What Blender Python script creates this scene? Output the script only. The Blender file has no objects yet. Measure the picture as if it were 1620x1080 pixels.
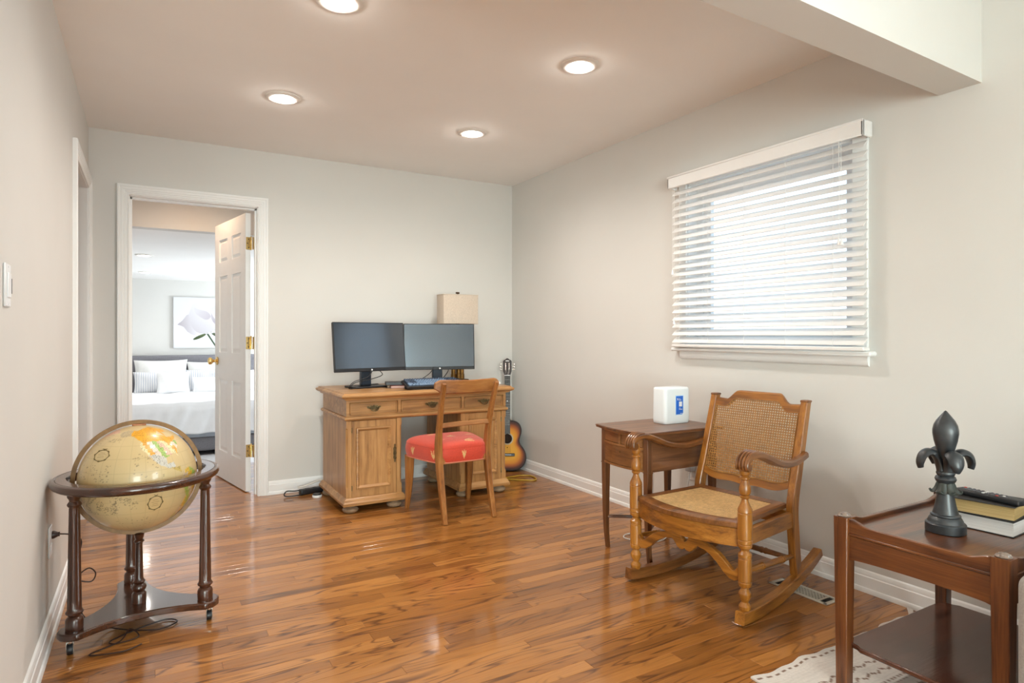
import bpy, math, random
import numpy as np
from mathutils import Matrix, Vector

random.seed(7)
PI = math.pi
SC = bpy.context.scene
COL = SC.collection

# ------------------------------------------------------------------ camera
R, B, L, H = 2.753, 4.722, -0.323, 2.44        # right wall, back wall, left wall, ceiling
CAM_H, YAW, FPX = 1.134, 30.24, 988.0
cam_d = bpy.data.cameras.new('camera')
cam = bpy.data.objects.new('camera', cam_d)
COL.objects.link(cam)
cam.location = (0, 0, CAM_H)
cam.rotation_euler = (math.radians(90), 0, math.radians(-YAW))
cam_d.sensor_width = 36
cam_d.lens = 36 * FPX / 1620
cam_d.shift_y = -9.5 / 1620
cam_d.clip_start = 0.05
SC.camera = cam

# ------------------------------------------------------------------ colour management, world, lights
vs = SC.view_settings
vs.view_transform = 'Standard'
vs.look = 'None'
vs.gamma = 1
vs.exposure = 0.13
vs.use_curve_mapping = False
cy = SC.cycles
cy.use_denoising = True
cy.max_bounces = 9
cy.diffuse_bounces = 6
cy.glossy_bounces = 4
cy.transmission_bounces = 4
cy.transparent_max_bounces = 10
cy.sample_clamp_indirect = 6
cy.caustics_reflective = False
cy.caustics_refractive = False

w = bpy.data.worlds.new('World')
SC.world = w
w.use_nodes = True
wn = w.node_tree.nodes
wl = w.node_tree.links
wn.clear()
_o = wn.new('ShaderNodeOutputWorld')
_b = wn.new('ShaderNodeBackground')
_t = wn.new('ShaderNodeTexCoord')
_s = wn.new('ShaderNodeSeparateXYZ')
_r = wn.new('ShaderNodeValToRGB')
wl.new(_t.outputs['Generated'], _s.inputs[0])
wl.new(_s.outputs['Z'], _r.inputs[0])
_r.color_ramp.elements[0].position = 0.0
_r.color_ramp.elements[0].color = (0.78, 0.90, 1.0, 1)
_r.color_ramp.elements[1].position = 0.6
_r.color_ramp.elements[1].color = (0.62, 0.80, 1.0, 1)
wl.new(_r.outputs[0], _b.inputs['Color'])
_b.inputs['Strength'].default_value = 2.1          # bright overcast sky
wl.new(_b.outputs[0], _o.inputs['Surface'])


def area(name, loc, rot, sx, sy, power, color):
    d = bpy.data.lights.new(name, 'AREA')
    d.shape = 'RECTANGLE'
    d.size, d.size_y, d.energy, d.color = sx, sy, power, color
    o = bpy.data.objects.new(name, d)
    COL.objects.link(o)
    o.location = loc
    o.rotation_euler = rot
    return o


# daylight area lights added outside made-up windows that stay out of view
area('added_daylight_rear', (-.95, -4.36, 1.08), (math.radians(90), 0, 0), 2.7, 2.05, 330, (0.88, 1.0, 0.94))
area('added_daylight_side', (R + .19, -2.1, 1.35), (math.radians(90), 0, math.radians(90)), 2.2, 1.5, 170, (0.86, 0.97, 1.0))
area('added_daylight_bedroom', (3.36, 9.3, 0.85), (math.radians(90), 0, math.radians(90)), 2.4, 1.6, 170, (0.93, 0.97, 1.0))
LAMP_W, LAMP_C = 44.0, (1.0, 0.93, 0.85)

# ------------------------------------------------------------------ mesh collecting
ID = Matrix.Identity(4)
MW = {}                                              # world matrices of empties


class M:
    """collects vertices and faces of one mesh"""
    def __init__(s):
        s.v, s.f, s.c = [], [], None

    def add(s, vs_, fs, T=None):
        n = len(s.v)
        if T is not None:
            vs_ = [T @ Vector(p) for p in vs_]
        s.v += [tuple(p) for p in vs_]
        s.f += [tuple(i + n for i in q) for q in fs]
        return s

    def box(s, x0, x1, y0, y1, z0, z1, b=0.0, T=None):
        if b <= 0:
            v = [(x, y, z) for x in (x0, x1) for y in (y0, y1) for z in (z0, z1)]
            f = [(0, 1, 3, 2), (4, 6, 7, 5), (0, 4, 5, 1), (2, 3, 7, 6), (0, 2, 6, 4), (1, 5, 7, 3)]
            return s.add(v, f, T)
        b = min(b, abs(x1 - x0) * .49, abs(y1 - y0) * .49, abs(z1 - z0) * .49)
        X, Y, Z = (x0, x1), (y0, y1), (z0, z1)
        sg = (1, -1)
        v, idx = [], {}
        for i in (0, 1):
            for j in (0, 1):
                for k in (0, 1):
                    px, py, pz = X[i], Y[j], Z[k]
                    ix, iy, iz = px + sg[i] * b, py + sg[j] * b, pz + sg[k] * b
                    for a, p in enumerate(((px, iy, iz), (ix, py, iz), (ix, iy, pz))):
                        idx[i, j, k, a] = len(v)
                        v.append(p)
        f = []
        g = lambda i, j, k, a: idx[i, j, k, a]
        q4 = ((0, 0), (1, 0), (1, 1), (0, 1))
        for i in (0, 1):
            o = q4 if i else q4[::-1]
            f.append(tuple(g(i, p, q, 0) for p, q in o))
            f.append(tuple(g(q, i, p, 1) for p, q in o))
            f.append(tuple(g(p, q, i, 2) for p, q in o))
        for j in (0, 1):
            for k in (0, 1):
                e = (g(0, j, k, 1), g(1, j, k, 1), g(1, j, k, 2), g(0, j, k, 2))
                f.append(e if j == k else e[::-1])
                e = (g(j, 0, k, 0), g(j, 0, k, 2), g(j, 1, k, 2), g(j, 1, k, 0))
                f.append(e if j != k else e[::-1])
                e = (g(j, k, 0, 0), g(j, k, 1, 0), g(j, k, 1, 1), g(j, k, 0, 1))
                f.append(e if j != k else e[::-1])
        for i in (0, 1):
            for j in (0, 1):
                for k in (0, 1):
                    e = tuple(g(i, j, k, a) for a in range(3))
                    f.append(e if (i + j + k) % 2 else e[::-1])
        return s.add(v, f, T)

    def rbox(s, x0, x1, y0, y1, z0, z1, r, n=4, T=None, puff=0.0):
        """softly rounded box (superellipsoid-like corner rounding)"""
        cx, cy_, cz = (x0 + x1) / 2, (y0 + y1) / 2, (z0 + z1) / 2
        hx, hy, hz = (x1 - x0) / 2, (y1 - y0) / 2, (z1 - z0) / 2
        r = min(r, hx, hy, hz)

        def line(h):
            a = [-h + r * (1 - math.cos(i / n * PI / 2)) for i in range(n + 1)]
            m_ = max(2, int((2 * h - 2 * r) / max(r, .03)))
            mid = [(-h + r) + (2 * h - 2 * r) * i / m_ for i in range(1, m_)]
            return a + mid + [-q for q in a[::-1]]

        def proj(x, y, z):
            c = [max(-h + r, min(h - r, q)) for q, h in ((x, hx), (y, hy), (z, hz))]
            d = Vector((x - c[0], y - c[1], z - c[2]))
            if d.length > 1e-9:
                d = d.normalized() * r
            k = 1 + puff * (1 - (x / hx) ** 2) * (1 - (y / hy) ** 2)
            return (cx + c[0] + d.x, cy_ + c[1] + d.y, cz + (c[2] + d.z) * k)
        lx, ly, lz = line(hx), line(hy), line(hz)
        for (A, Bq, ax, h, sgn) in ((lx, ly, 2, hz, 1), (lx, ly, 2, hz, -1), (ly, lz, 0, hx, 1), (ly, lz, 0, hx, -1), (lz, lx, 1, hy, 1), (lz, lx, 1, hy, -1)):
            v = []
            for p in A:
                for q in Bq:
                    t = {2: (p, q, sgn * h), 0: (sgn * h, p, q), 1: (q, sgn * h, p)}[ax]
                    v.append(proj(*t))
            nb = len(Bq)
            f = []
            for i in range(len(A) - 1):
                for j in range(nb - 1):
                    e = (i * nb + j, (i + 1) * nb + j, (i + 1) * nb + j + 1, i * nb + j + 1)
                    f.append(e if sgn > 0 else e[::-1])
            s.add(v, f, T)
        return s

    def lathe(s, prof, seg=24, c=(0, 0, 0), T=None, flute=0, fd=0.0, fr=None):
        """prof: (radius, z) from bottom to top; flute: number of grooves between z range fr"""
        v, f = [], []
        for r, z in prof:
            for i in range(seg):
                a = 2 * PI * i / seg
                k = r
                if flute and fr[0] <= z <= fr[1]:
                    k = r * (1 - fd * (0.5 + 0.5 * math.cos(a * flute)))
                v.append((c[0] + k * math.cos(a), c[1] + k * math.sin(a), c[2] + z))
        n = len(prof)
        for j in range(n - 1):
            for i in range(seg):
                i2 = (i + 1) % seg
                f.append((j * seg + i, j * seg + i2, (j + 1) * seg + i2, (j + 1) * seg + i))
        if prof[0][0] > 1e-6:
            f.append(tuple(range(seg))[::-1])
        if prof[-1][0] > 1e-6:
            f.append(tuple((n - 1) * seg + i for i in range(seg)))
        return s.add(v, f, T)

    def tube(s, pts, r, seg=8, closed=False, T=None):
        P = [Vector(p) for p in pts]
        n = len(P)
        rr = r if hasattr(r, '__len__') else [r] * n
        tan = []
        for i in range(n):
            a = P[i - 1] if (i > 0 or closed) else P[i]
            b = P[(i + 1) % n] if (i < n - 1 or closed) else P[i]
            t = (b - a)
            tan.append(t.normalized() if t.length > 1e-9 else Vector((0, 0, 1)))
        up = Vector((0, 0, 1)) if abs(tan[0].z) < .9 else Vector((1, 0, 0))
        nrm = (up - tan[0] * up.dot(tan[0])).normalized()
        v = []
        for i in range(n):
            nrm = nrm - tan[i] * nrm.dot(tan[i])
            nrm = nrm.normalized() if nrm.length > 1e-6 else tan[i].orthogonal().normalized()
            bn = tan[i].cross(nrm)
            for k in range(seg):
                a = 2 * PI * k / seg
                v.append(P[i] + (nrm * math.cos(a) + bn * math.sin(a)) * rr[i])
        f = []
        for i in range(n if closed else n - 1):
            i2 = (i + 1) % n
            for k in range(seg):
                k2 = (k + 1) % seg
                f.append((i * seg + k, i * seg + k2, i2 * seg + k2, i2 * seg + k))
        if not closed:
            f.append(tuple(range(seg))[::-1])
            f.append(tuple((n - 1) * seg + k for k in range(seg)))
        return s.add(v, f, T)

    def limb(s, pts, size, side=(1, 0, 0), ch=.18, T=None, sub=6):
        """rectangular limb with chamfered section along a smooth path; size (across side, other)"""
        n0 = len(pts)
        sz = size if isinstance(size, list) else [size] * n0
        P, S = smooth(pts, sub), smooth([(a, b, 0) for a, b in sz], sub)
        sd = Vector(side).normalized()
        v = []
        n = len(P)
        for i in range(n):
            t = (P[min(i + 1, n - 1)] - P[max(i - 1, 0)]).normalized()
            s1 = (sd - t * sd.dot(t)).normalized()
            s2 = t.cross(s1)
            a, b = S[i].x / 2, S[i].y / 2
            c = ch * min(a, b) * 2
            for x, y in ((a - c, b), (-a + c, b), (-a, b - c), (-a, -b + c), (-a + c, -b), (a - c, -b), (a, -b + c), (a, b - c)):
                v.append(P[i] + s1 * x + s2 * y)
        f = []
        for i in range(n - 1):
            for k in range(8):
                k2 = (k + 1) % 8
                f.append((i * 8 + k, i * 8 + k2, i * 8 + 8 + k2, i * 8 + 8 + k))
        f.append(tuple(range(8))[::-1])
        f.append(tuple((n - 1) * 8 + k for k in range(8)))
        return s.add(v, f, T)

    def prism(s, outline, d0, d1, axis='z', T=None, c=0.0):
        """extruded polygon; axis z: (x,y), x: (y,z), y: (x,z)"""
        n = len(outline)
        mp = {'z': lambda p, d: (p[0], p[1], d), 'x': lambda p, d: (d, p[0], p[1]), 'y': lambda p, d: (p[0], d, p[1])}[axis]
        v = [mp(p, d0) for p in outline] + [mp(p, d1) for p in outline]
        f = [tuple(range(n))[::-1], tuple(range(n, 2 * n))]
        f += [(i, (i + 1) % n, n + (i + 1) % n, n + i) for i in range(n)]
        return s.add(v, f, T)

    def loft(s, outline, levels, T=None, caps=True, cen=None):
        """stack of scaled copies of an outline; levels (scale_x, scale_y, z)"""
        n = len(outline)
        cx = cen[0] if cen else sum(p[0] for p in outline) / n
        cy_ = cen[1] if cen else sum(p[1] for p in outline) / n
        v, f = [], []
        for sx, sy, z in levels:
            v += [(cx + (p[0] - cx) * sx, cy_ + (p[1] - cy_) * sy, z) for p in outline]
        for j in range(len(levels) - 1):
            for i in range(n):
                i2 = (i + 1) % n
                f.append((j * n + i, j * n + i2, (j + 1) * n + i2, (j + 1) * n + i))
        if caps:
            f.append(tuple(range(n))[::-1])
            f.append(tuple((len(levels) - 1) * n + i for i in range(n)))
        return s.add(v, f, T)

    def grid(s, nx, ny, fn, T=None):
        v = [fn(i / nx, j / ny) for i in range(nx + 1) for j in range(ny + 1)]
        f = [(i * (ny + 1) + j, (i + 1) * (ny + 1) + j, (i + 1) * (ny + 1) + j + 1, i * (ny + 1) + j + 1) for i in range(nx) for j in range(ny)]
        return s.add(v, f, T)


def smooth(pts, sub=6):
    """Catmull-Rom resampling"""
    P = [Vector(p) for p in pts]
    if len(P) < 3 or sub < 2:
        return P
    out = []
    for i in range(len(P) - 1):
        p0, p1, p2, p3 = P[max(i - 1, 0)], P[i], P[i + 1], P[min(i + 2, len(P) - 1)]
        for k in range(sub):
            t = k / sub
            out.append(0.5 * ((2 * p1) + (p2 - p0) * t + (2 * p0 - 5 * p1 + 4 * p2 - p3) * t * t + (3 * p1 - p0 - 3 * p2 + p3) * t ** 3))
    out.append(P[-1])
    return out


def rrect(x0, x1, y0, y1, r, n=5):
    o = []
    for cx, cy_, a0 in ((x1 - r, y1 - r, 0), (x0 + r, y1 - r, 90), (x0 + r, y0 + r, 180), (x1 - r, y0 + r, 270)):
        for i in range(n + 1):
            a = math.radians(a0 + 90 * i / n)
            o.append((cx + r * math.cos(a), cy_ + r * math.sin(a)))
    return o


def mesh_from(name, m, mat, inv=None, flat=False, ang=38, off=None):
    me = bpy.data.meshes.new(name)
    v = m.v
    if inv is not None:
        v = [tuple(inv @ Vector(p)) for p in v]
    if off is not None:
        v = [(p[0] - off[0], p[1] - off[1], p[2] - off[2]) for p in v]
    me.from_pydata(v, [], m.f)
    if m.c is not None:
        a = me.attributes.new('Col', 'FLOAT_COLOR', 'POINT')
        a.data.foreach_set('color', np.asarray(m.c, dtype=np.float32).ravel())
    if not flat:
        me.polygons.foreach_set('use_smooth', [True] * len(me.polygons))
        me.set_sharp_from_angle(angle=math.radians(ang))
    if mat is not None:
        me.materials.append(mat)
    me.update()
    return me


def obj(name, m, mat, parent=None, world=True, flat=False, label=None, ang=38, bev=0.0):
    inv = None
    if parent is not None and world:
        inv = MW[parent.name].inverted()
    o = bpy.data.objects.new(name, mesh_from(name, m, mat, inv, flat, ang))
    COL.objects.link(o)
    if parent is not None:
        o.parent = parent
        MW[o.name] = MW[parent.name]
    else:
        MW[o.name] = ID
    if label:
        o['label'] = label
    if bev:
        bm_ = o.modifiers.new('edge', 'BEVEL')
        bm_.width = bev
        bm_.segments = 2
        bm_.limit_method = 'ANGLE'
        bm_.angle_limit = math.radians(40)
    return o


def solo(name, m, mat, label, cat, loc, group=None, **k):
    """a thing that is one mesh, origin at its base"""
    fl = k.pop('flat', False)
    o = bpy.data.objects.new(name, mesh_from(name, m, mat, None, fl, k.pop('ang', 38), off=loc))
    COL.objects.link(o)
    o.location = loc
    MW[o.name] = Matrix.Translation(loc)
    return tag(o, label, cat, group)


def tag(o, label, cat, group=None):
    o['label'] = label
    o['category'] = cat
    if group:
        o['group'] = group
    return o


def thing(name, label, cat, loc=(0, 0, 0), rotz=0.0, group=None):
    o = bpy.data.objects.new(name, None)
    COL.objects.link(o)
    o.empty_display_size = .1
    o.location = loc
    o.rotation_euler = (0, 0, rotz)
    MW[o.name] = Matrix.Translation(loc) @ Matrix.Rotation(rotz, 4, 'Z')
    return tag(o, label, cat, group)


def struct(name, m, mat, parent=None, label=None, **k):
    o = obj(name, m, mat, parent, **k)
    if parent is None:
        o['kind'] = 'structure'
    if label:
        o['label'] = label
    return o


def struct_root(name, loc, label, rotz=0.0):
    o = bpy.data.objects.new(name, None)
    COL.objects.link(o)
    o.empty_display_size = .1
    o.location = loc
    o.rotation_euler = (0, 0, rotz)
    MW[o.name] = Matrix.Translation(loc) @ Matrix.Rotation(rotz, 4, 'Z')
    o['kind'] = 'structure'
    o['label'] = label
    return o


def TR(x=0, y=0, z=0, rx=0, ry=0, rz=0):
    return Matrix.Translation((x, y, z)) @ Matrix.Rotation(rz, 4, 'Z') @ Matrix.Rotation(ry, 4, 'Y') @ Matrix.Rotation(rx, 4, 'X')


# ------------------------------------------------------------------ materials
def nt(name):
    m = bpy.data.materials.new(name)
    m.use_nodes = True
    return m, m.node_tree.nodes, m.node_tree.links, m.node_tree.nodes['Principled BSDF']


def plain(name, col, rough=.5, metal=0.0, var=.06, scale=18, bump=0.0, bscale=120, coat=0.0, spec=.5, emit=0, sheen=0.0, trans=0.0):
    m, n, l, p = nt(name)
    tc = n.new('ShaderNodeTexCoord')
    no = n.new('ShaderNodeTexNoise')
    no.inputs['Scale'].default_value = scale
    no.inputs['Detail'].default_value = 4
    l.new(tc.outputs['Object'], no.inputs['Vector'])
    r = n.new('ShaderNodeValToRGB')
    r.color_ramp.elements[0].position = .3
    r.color_ramp.elements[1].position = .7
    r.color_ramp.elements[0].color = tuple(c * (1 - var) for c in col) + (1,)
    r.color_ramp.elements[1].color = tuple(min(1, c * (1 + var)) for c in col) + (1,)
    l.new(no.outputs['Fac'], r.inputs[0])
    l.new(r.outputs[0], p.inputs['Base Color'])
    p.inputs['Roughness'].default_value = rough
    p.inputs['Metallic'].default_value = metal
    p.inputs['Specular IOR Level'].default_value = spec
    p.inputs['Coat Weight'].default_value = coat
    p.inputs['Coat Roughness'].default_value = .1
    p.inputs['Sheen Weight'].default_value = sheen
    p.inputs['Transmission Weight'].default_value = trans
    if emit:
        l.new(r.outputs[0], p.inputs['Emission Color'])
        p.inputs['Emission Strength'].default_value = emit
    if bump:
        n2 = n.new('ShaderNodeTexNoise')
        n2.inputs['Scale'].default_value = bscale
        n2.inputs['Detail'].default_value = 3
        l.new(tc.outputs['Object'], n2.inputs['Vector'])
        b = n.new('ShaderNodeBump')
        b.inputs['Strength'].default_value = bump
        b.inputs['Distance'].default_value = .004
        l.new(n2.outputs['Fac'], b.inputs['Height'])
        l.new(b.outputs[0], p.inputs['Normal'])
    return m


def wood(name, cols, rough=.4, axis='x', fine=1.0, coat=.2, blotch=.35, coatr=.12):
    """cols dark, mid, light; grain runs along axis"""
    m, n, l, p = nt(name)
    tc = n.new('ShaderNodeTexCoord')
    mp = n.new('ShaderNodeMapping')
    s = {'x': (.7, 11, 11), 'y': (11, .7, 11), 'z': (11, 11, .7)}[axis]
    mp.inputs['Scale'].default_value = tuple(q * fine for q in s)
    l.new(tc.outputs['Object'], mp.inputs[0])
    no = n.new('ShaderNodeTexNoise')
    no.inputs['Scale'].default_value = 2.2
    no.inputs['Detail'].default_value = 6
    no.inputs['Roughness'].default_value = .62
    no.inputs['Distortion'].default_value = .7
    l.new(mp.outputs[0], no.inputs['Vector'])
    mp2 = n.new('ShaderNodeMapping')
    s2 = {'x': (6, 150, 150), 'y': (150, 6, 150), 'z': (150, 150, 6)}[axis]
    mp2.inputs['Scale'].default_value = s2
    l.new(tc.outputs['Object'], mp2.inputs[0])
    n2 = n.new('ShaderNodeTexNoise')
    n2.inputs['Scale'].default_value = 1.5
    n2.inputs['Detail'].default_value = 3
    l.new(mp2.outputs[0], n2.inputs['Vector'])
    n3 = n.new('ShaderNodeTexNoise')
    n3.inputs['Scale'].default_value = 5
    l.new(tc.outputs['Object'], n3.inputs['Vector'])
    r = n.new('ShaderNodeValToRGB')
    e = r.color_ramp.elements
    e[0].position, e[1].position = .3, .72
    e[0].color, e[1].color = cols[0] + (1,), cols[2] + (1,)
    q = e.new(.5)
    q.color = cols[1] + (1,)
    ma = n.new('ShaderNodeMath')
    ma.operation = 'MULTIPLY_ADD'
    ma.inputs[1].default_value = .35
    l.new(n2.outputs['Fac'], ma.inputs[0])
    sb = n.new('ShaderNodeMath')
    sb.operation = 'MULTIPLY_ADD'
    sb.inputs[1].default_value = blotch
    l.new(n3.outputs['Fac'], sb.inputs[0])
    k = n.new('ShaderNodeMath')
    k.operation = 'ADD'
    k.inputs[1].default_value = -.175 - blotch / 2
    l.new(no.outputs['Fac'], k.inputs[0])
    l.new(k.outputs[0], ma.inputs[2])
    l.new(ma.outputs[0], sb.inputs[2])
    l.new(sb.outputs[0], r.inputs[0])
    l.new(r.outputs[0], p.inputs['Base Color'])
    p.inputs['Roughness'].default_value = rough
    p.inputs['Coat Weight'].default_value = coat
    p.inputs['Coat Roughness'].default_value = coatr
    bp = n.new('ShaderNodeBump')
    bp.inputs['Strength'].default_value = .12
    bp.inputs['Distance'].default_value = .002
    l.new(n2.outputs['Fac'], bp.inputs['Height'])
    l.new(bp.outputs[0], p.inputs['Normal'])
    return m


def painted(name, rough=.6, spec=.4, coat=0.0, bump=0.0, bscale=300, sheen=0):
    """colour read from the mesh's own printed colours"""
    m, n, l, p = nt(name)
    a = n.new('ShaderNodeAttribute')
    a.attribute_name = 'Col'
    l.new(a.outputs['Color'], p.inputs['Base Color'])
    p.inputs['Roughness'].default_value = rough
    p.inputs['Specular IOR Level'].default_value = spec
    p.inputs['Coat Weight'].default_value = coat
    p.inputs['Sheen Weight'].default_value = sheen
    if bump:
        tc = n.new('ShaderNodeTexCoord')
        n2 = n.new('ShaderNodeTexNoise')
        n2.inputs['Scale'].default_value = bscale
        l.new(tc.outputs['Object'], n2.inputs['Vector'])
        b = n.new('ShaderNodeBump')
        b.inputs['Strength'].default_value = bump
        b.inputs['Distance'].default_value = .003
        l.new(n2.outputs['Fac'], b.inputs['Height'])
        l.new(b.outputs[0], p.inputs['Normal'])
    return m


def glass_pane(name):
    m, n, l, p = nt(name)
    out = n['Material Output']
    t = n.new('ShaderNodeBsdfTransparent')
    t.inputs[0].default_value = (.97, .99, 1, 1)
    g = n.new('ShaderNodeBsdfGlossy')
    g.inputs['Roughness'].default_value = .02
    lw = n.new('ShaderNodeLayerWeight')
    pw = n.new('ShaderNodeMath')
    pw.operation = 'POWER'
    pw.inputs[1].default_value = 5
    l.new(lw.outputs['Facing'], pw.inputs[0])
    fr = n.new('ShaderNodeMath')
    fr.operation = 'MULTIPLY_ADD'
    fr.inputs[1].default_value = .94
    fr.inputs[2].default_value = .04
    l.new(pw.outputs[0], fr.inputs[0])
    mx = n.new('ShaderNodeMixShader')
    l.new(fr.outputs[0], mx.inputs[0])
    l.new(t.outputs[0], mx.inputs[1])
    l.new(g.outputs[0], mx.inputs[2])
    l.new(mx.outputs[0], out.inputs['Surface'])
    return m


def floor_wood(name):
    """oak strip floor: every plank carries three random numbers in Col"""
    m, n, l, p = nt(name)
    a = n.new('ShaderNodeAttribute')
    a.attribute_name = 'Col'
    sp = n.new('ShaderNodeSeparateColor')
    l.new(a.outputs['Color'], sp.inputs[0])
    ge = n.new('ShaderNodeNewGeometry')
    off = n.new('ShaderNodeVectorMath')
    off.operation = 'MULTIPLY_ADD'
    off.inputs[1].default_value = (31, 17, 9)
    l.new(a.outputs['Color'], off.inputs[0])
    l.new(ge.outputs['Position'], off.inputs[2])

    def stretched(sc, scale, detail, dist, rough=.6):
        mp = n.new('ShaderNodeMapping')
        mp.inputs['Scale'].default_value = sc
        l.new(off.outputs[0], mp.inputs[0])
        q = n.new('ShaderNodeTexNoise')
        q.inputs['Scale'].default_value = scale
        q.inputs['Detail'].default_value = detail
        q.inputs['Distortion'].default_value = dist
        q.inputs['Roughness'].default_value = rough
        l.new(mp.outputs[0], q.inputs['Vector'])
        return q.outputs['Fac']
    # cathedral rings: contour lines of a stretched noise field
    f1 = stretched((1.3, 11, 1), 1.0, 2, .4, .4)
    rg = n.new('ShaderNodeMath')
    rg.operation = 'MULTIPLY'
    rg.inputs[1].default_value = 24.0
    l.new(f1, rg.inputs[0])
    pp = n.new('ShaderNodeMath')
    pp.operation = 'PINGPONG'
    pp.inputs[1].default_value = 1.0
    l.new(rg.outputs[0], pp.inputs[0])
    ring = n.new('ShaderNodeMapRange')
    ring.inputs['From Min'].default_value = .0
    ring.inputs['From Max'].default_value = .42
    l.new(pp.outputs[0], ring.inputs['Value'])
    mask = stretched((1.1, 5, 1), 1.7, 2, 0)
    mk = n.new('ShaderNodeMapRange')
    mk.inputs['From Min'].default_value = .42
    mk.inputs['From Max'].default_value = .56
    l.new(mask, mk.inputs['Value'])
    fine = stretched((4, 160, 1), 1.0, 4, .2)
    r = n.new('ShaderNodeValToRGB')
    e = r.color_ramp.elements
    e[0].position, e[1].position = .0, 1.0
    e[0].color = (.125, .044, .009, 1)
    e[1].color = (.50, .215, .052, 1)
    q = e.new(.45)
    q.color = (.32, .122, .025, 1)
    # plank tone + fine fibres
    t1 = n.new('ShaderNodeMath')
    t1.operation = 'MULTIPLY_ADD'
    t1.inputs[1].default_value = .62
    l.new(fine, t1.inputs[0])
    t2 = n.new('ShaderNodeMath')
    t2.operation = 'MULTIPLY_ADD'
    t2.inputs[1].default_value = .62
    t2.inputs[2].default_value = -.1
    l.new(sp.outputs[0], t2.inputs[0])
    l.new(t2.outputs[0], t1.inputs[2])
    l.new(t1.outputs[0], r.inputs[0])
    dk = n.new('ShaderNodeMix')
    dk.data_type = 'RGBA'
    dk.blend_type = 'MULTIPLY'
    k1 = n.new('ShaderNodeMath')
    k1.operation = 'SUBTRACT'
    k1.inputs[0].default_value = 1
    l.new(ring.outputs[0], k1.inputs[1])
    k2 = n.new('ShaderNodeMath')
    k2.operation = 'MULTIPLY'
    l.new(k1.outputs[0], k2.inputs[0])
    l.new(mk.outputs[0], k2.inputs[1])
    k3 = n.new('ShaderNodeMath')
    k3.operation = 'MULTIPLY'
    k3.inputs[1].default_value = .95
    l.new(k2.outputs[0], k3.inputs[0])
    l.new(k3.outputs[0], dk.inputs['Factor'])
    l.new(r.outputs[0], dk.inputs['A'])
    dk.inputs['B'].default_value = (.27, .19, .14, 1)
    l.new(dk.outputs['Result'], p.inputs['Base Color'])
    p.inputs['Roughness'].default_value = .3
    p.inputs['Specular IOR Level'].default_value = .3
    p.inputs['Coat Weight'].default_value = .6
    p.inputs['Coat Roughness'].default_value = .09
    p.inputs['Coat IOR'].default_value = 1.5
    wv = n.new('ShaderNodeTexNoise')
    wv.inputs['Scale'].default_value = 6
    mp = n.new('ShaderNodeMapping')
    mp.inputs['Scale'].default_value = (.6, 4, 1)
    l.new(ge.outputs['Position'], mp.inputs[0])
    l.new(mp.outputs[0], wv.inputs['Vector'])
    b = n.new('ShaderNodeBump')
    b.inputs['Strength'].default_value = .10
    b.inputs['Distance'].default_value = .004
    l.new(wv.outputs['Fac'], b.inputs['Height'])
    l.new(b.outputs[0], p.inputs['Normal'])
    l.new(b.outputs[0], p.inputs['Coat Normal'])
    return m


WALL = plain('wall_paint', (.68, .668, .64), .85, var=.012, scale=3, bump=.05, bscale=260, spec=.2)
CEIL = plain('ceiling_paint', (.90, .89, .875), .92, var=.01, scale=3, bump=.04, bscale=220, spec=.15)
TRIM = plain('trim_paint', (.85, .855, .85), .38, var=.012, scale=6)
WHITE = plain('white_enamel', (.86, .87, .87), .4, var=.01)
FLOORW = floor_wood('oak_strip_floor')
GAPW = plain('plank_gap', (.03, .012, .005), .8)
CARPET = plain('pale_carpet', (.55, .54, .54), .95, var=.1, scale=60, bump=.5, bscale=400, spec=.1)
BRASS = plain('brass', (.80, .56, .22), .25, metal=1, var=.08)
BLACKP = plain('black_plastic', (.012, .012, .014), .42, var=.1)
BLACKC = plain('black_cable', (.010, .010, .012), .5)
WHITEP = plain('white_plastic', (.80, .81, .82), .35, var=.01)
GLASS = glass_pane('window_glass')
OAK = ((.23, .108, .036), (.40, .200, .068), (.52, .285, .108))
OAKX = wood('golden_oak_x', OAK, .42, 'x', coat=.15)
OAKZ = wood('golden_oak_z', OAK, .42, 'z', coat=.15)
OAKY = wood('golden_oak_y', OAK, .42, 'y', coat=.15)

# ================================================================== THE ROOM
WT = .12                                            # wall thickness


def walls(name, boxes, mat=WALL, label=None):
    m = M()
    for b in boxes:
        m.box(*b)
    return struct(name, m, mat, label=label, flat=True)


DX0, DX1, DZ = -.100, .668, 2.035                    # bedroom doorway, clear opening
OY0, OY1, OZ = 3.845, 4.655, 2.045                   # opening in the left wall
WY0, WY1, WZ0, WZ1 = 1.655, 2.665, 1.065, 2.02       # window in the right wall
J = .02
walls('wall_back', [(L - WT, DX0 - J, B, B + WT, 0, H), (DX1 + J, R + .14, B, B + WT, 0, H), (DX0 - J, DX1 + J, B, B + WT, DZ + J, H)])
walls('wall_left', [(L - WT, L, 1.10, OY0 - J, 0, H), (L - WT, L, OY1 + J, B, 0, H), (L - WT, L, OY0 - J, OY1 + J, OZ + J, H)])
walls('wall_right', [(R, R + .14, -4.32, -3.2, 0, H), (R, R + .14, -3.2, -1.0, 0, .6), (R, R + .14, -3.2, -1.0, 2.1, H), (R, R + .14, -1.0, WY0, 0, H), (R, R + .14, WY1, B, 0, H), (R, R + .14, WY0, WY1, 0, WZ0), (R, R + .14, WY0, WY1, WZ1, H)])
walls('wall_rear', [(-2.72, -2.3, -4.32, -4.2, 0, H), (.4, R, -4.32, -4.2, 0, H), (-2.3, .4, -4.32, -4.2, 2.1, H)])
walls('wall_rear_side', [(-2.72, -2.6, -4.2, 1.22, 0, H)])
walls('wall_return', [(-2.6, L - WT, 1.10, 1.22, 0, H)])
walls('wall_hall', [(-1.62, -1.5, 3.2, B + WT, 0, H), (-1.5, L - WT, 3.2, 3.32, 0, H), (-1.5, L - WT, B, B + WT, 0, H)])
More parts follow.
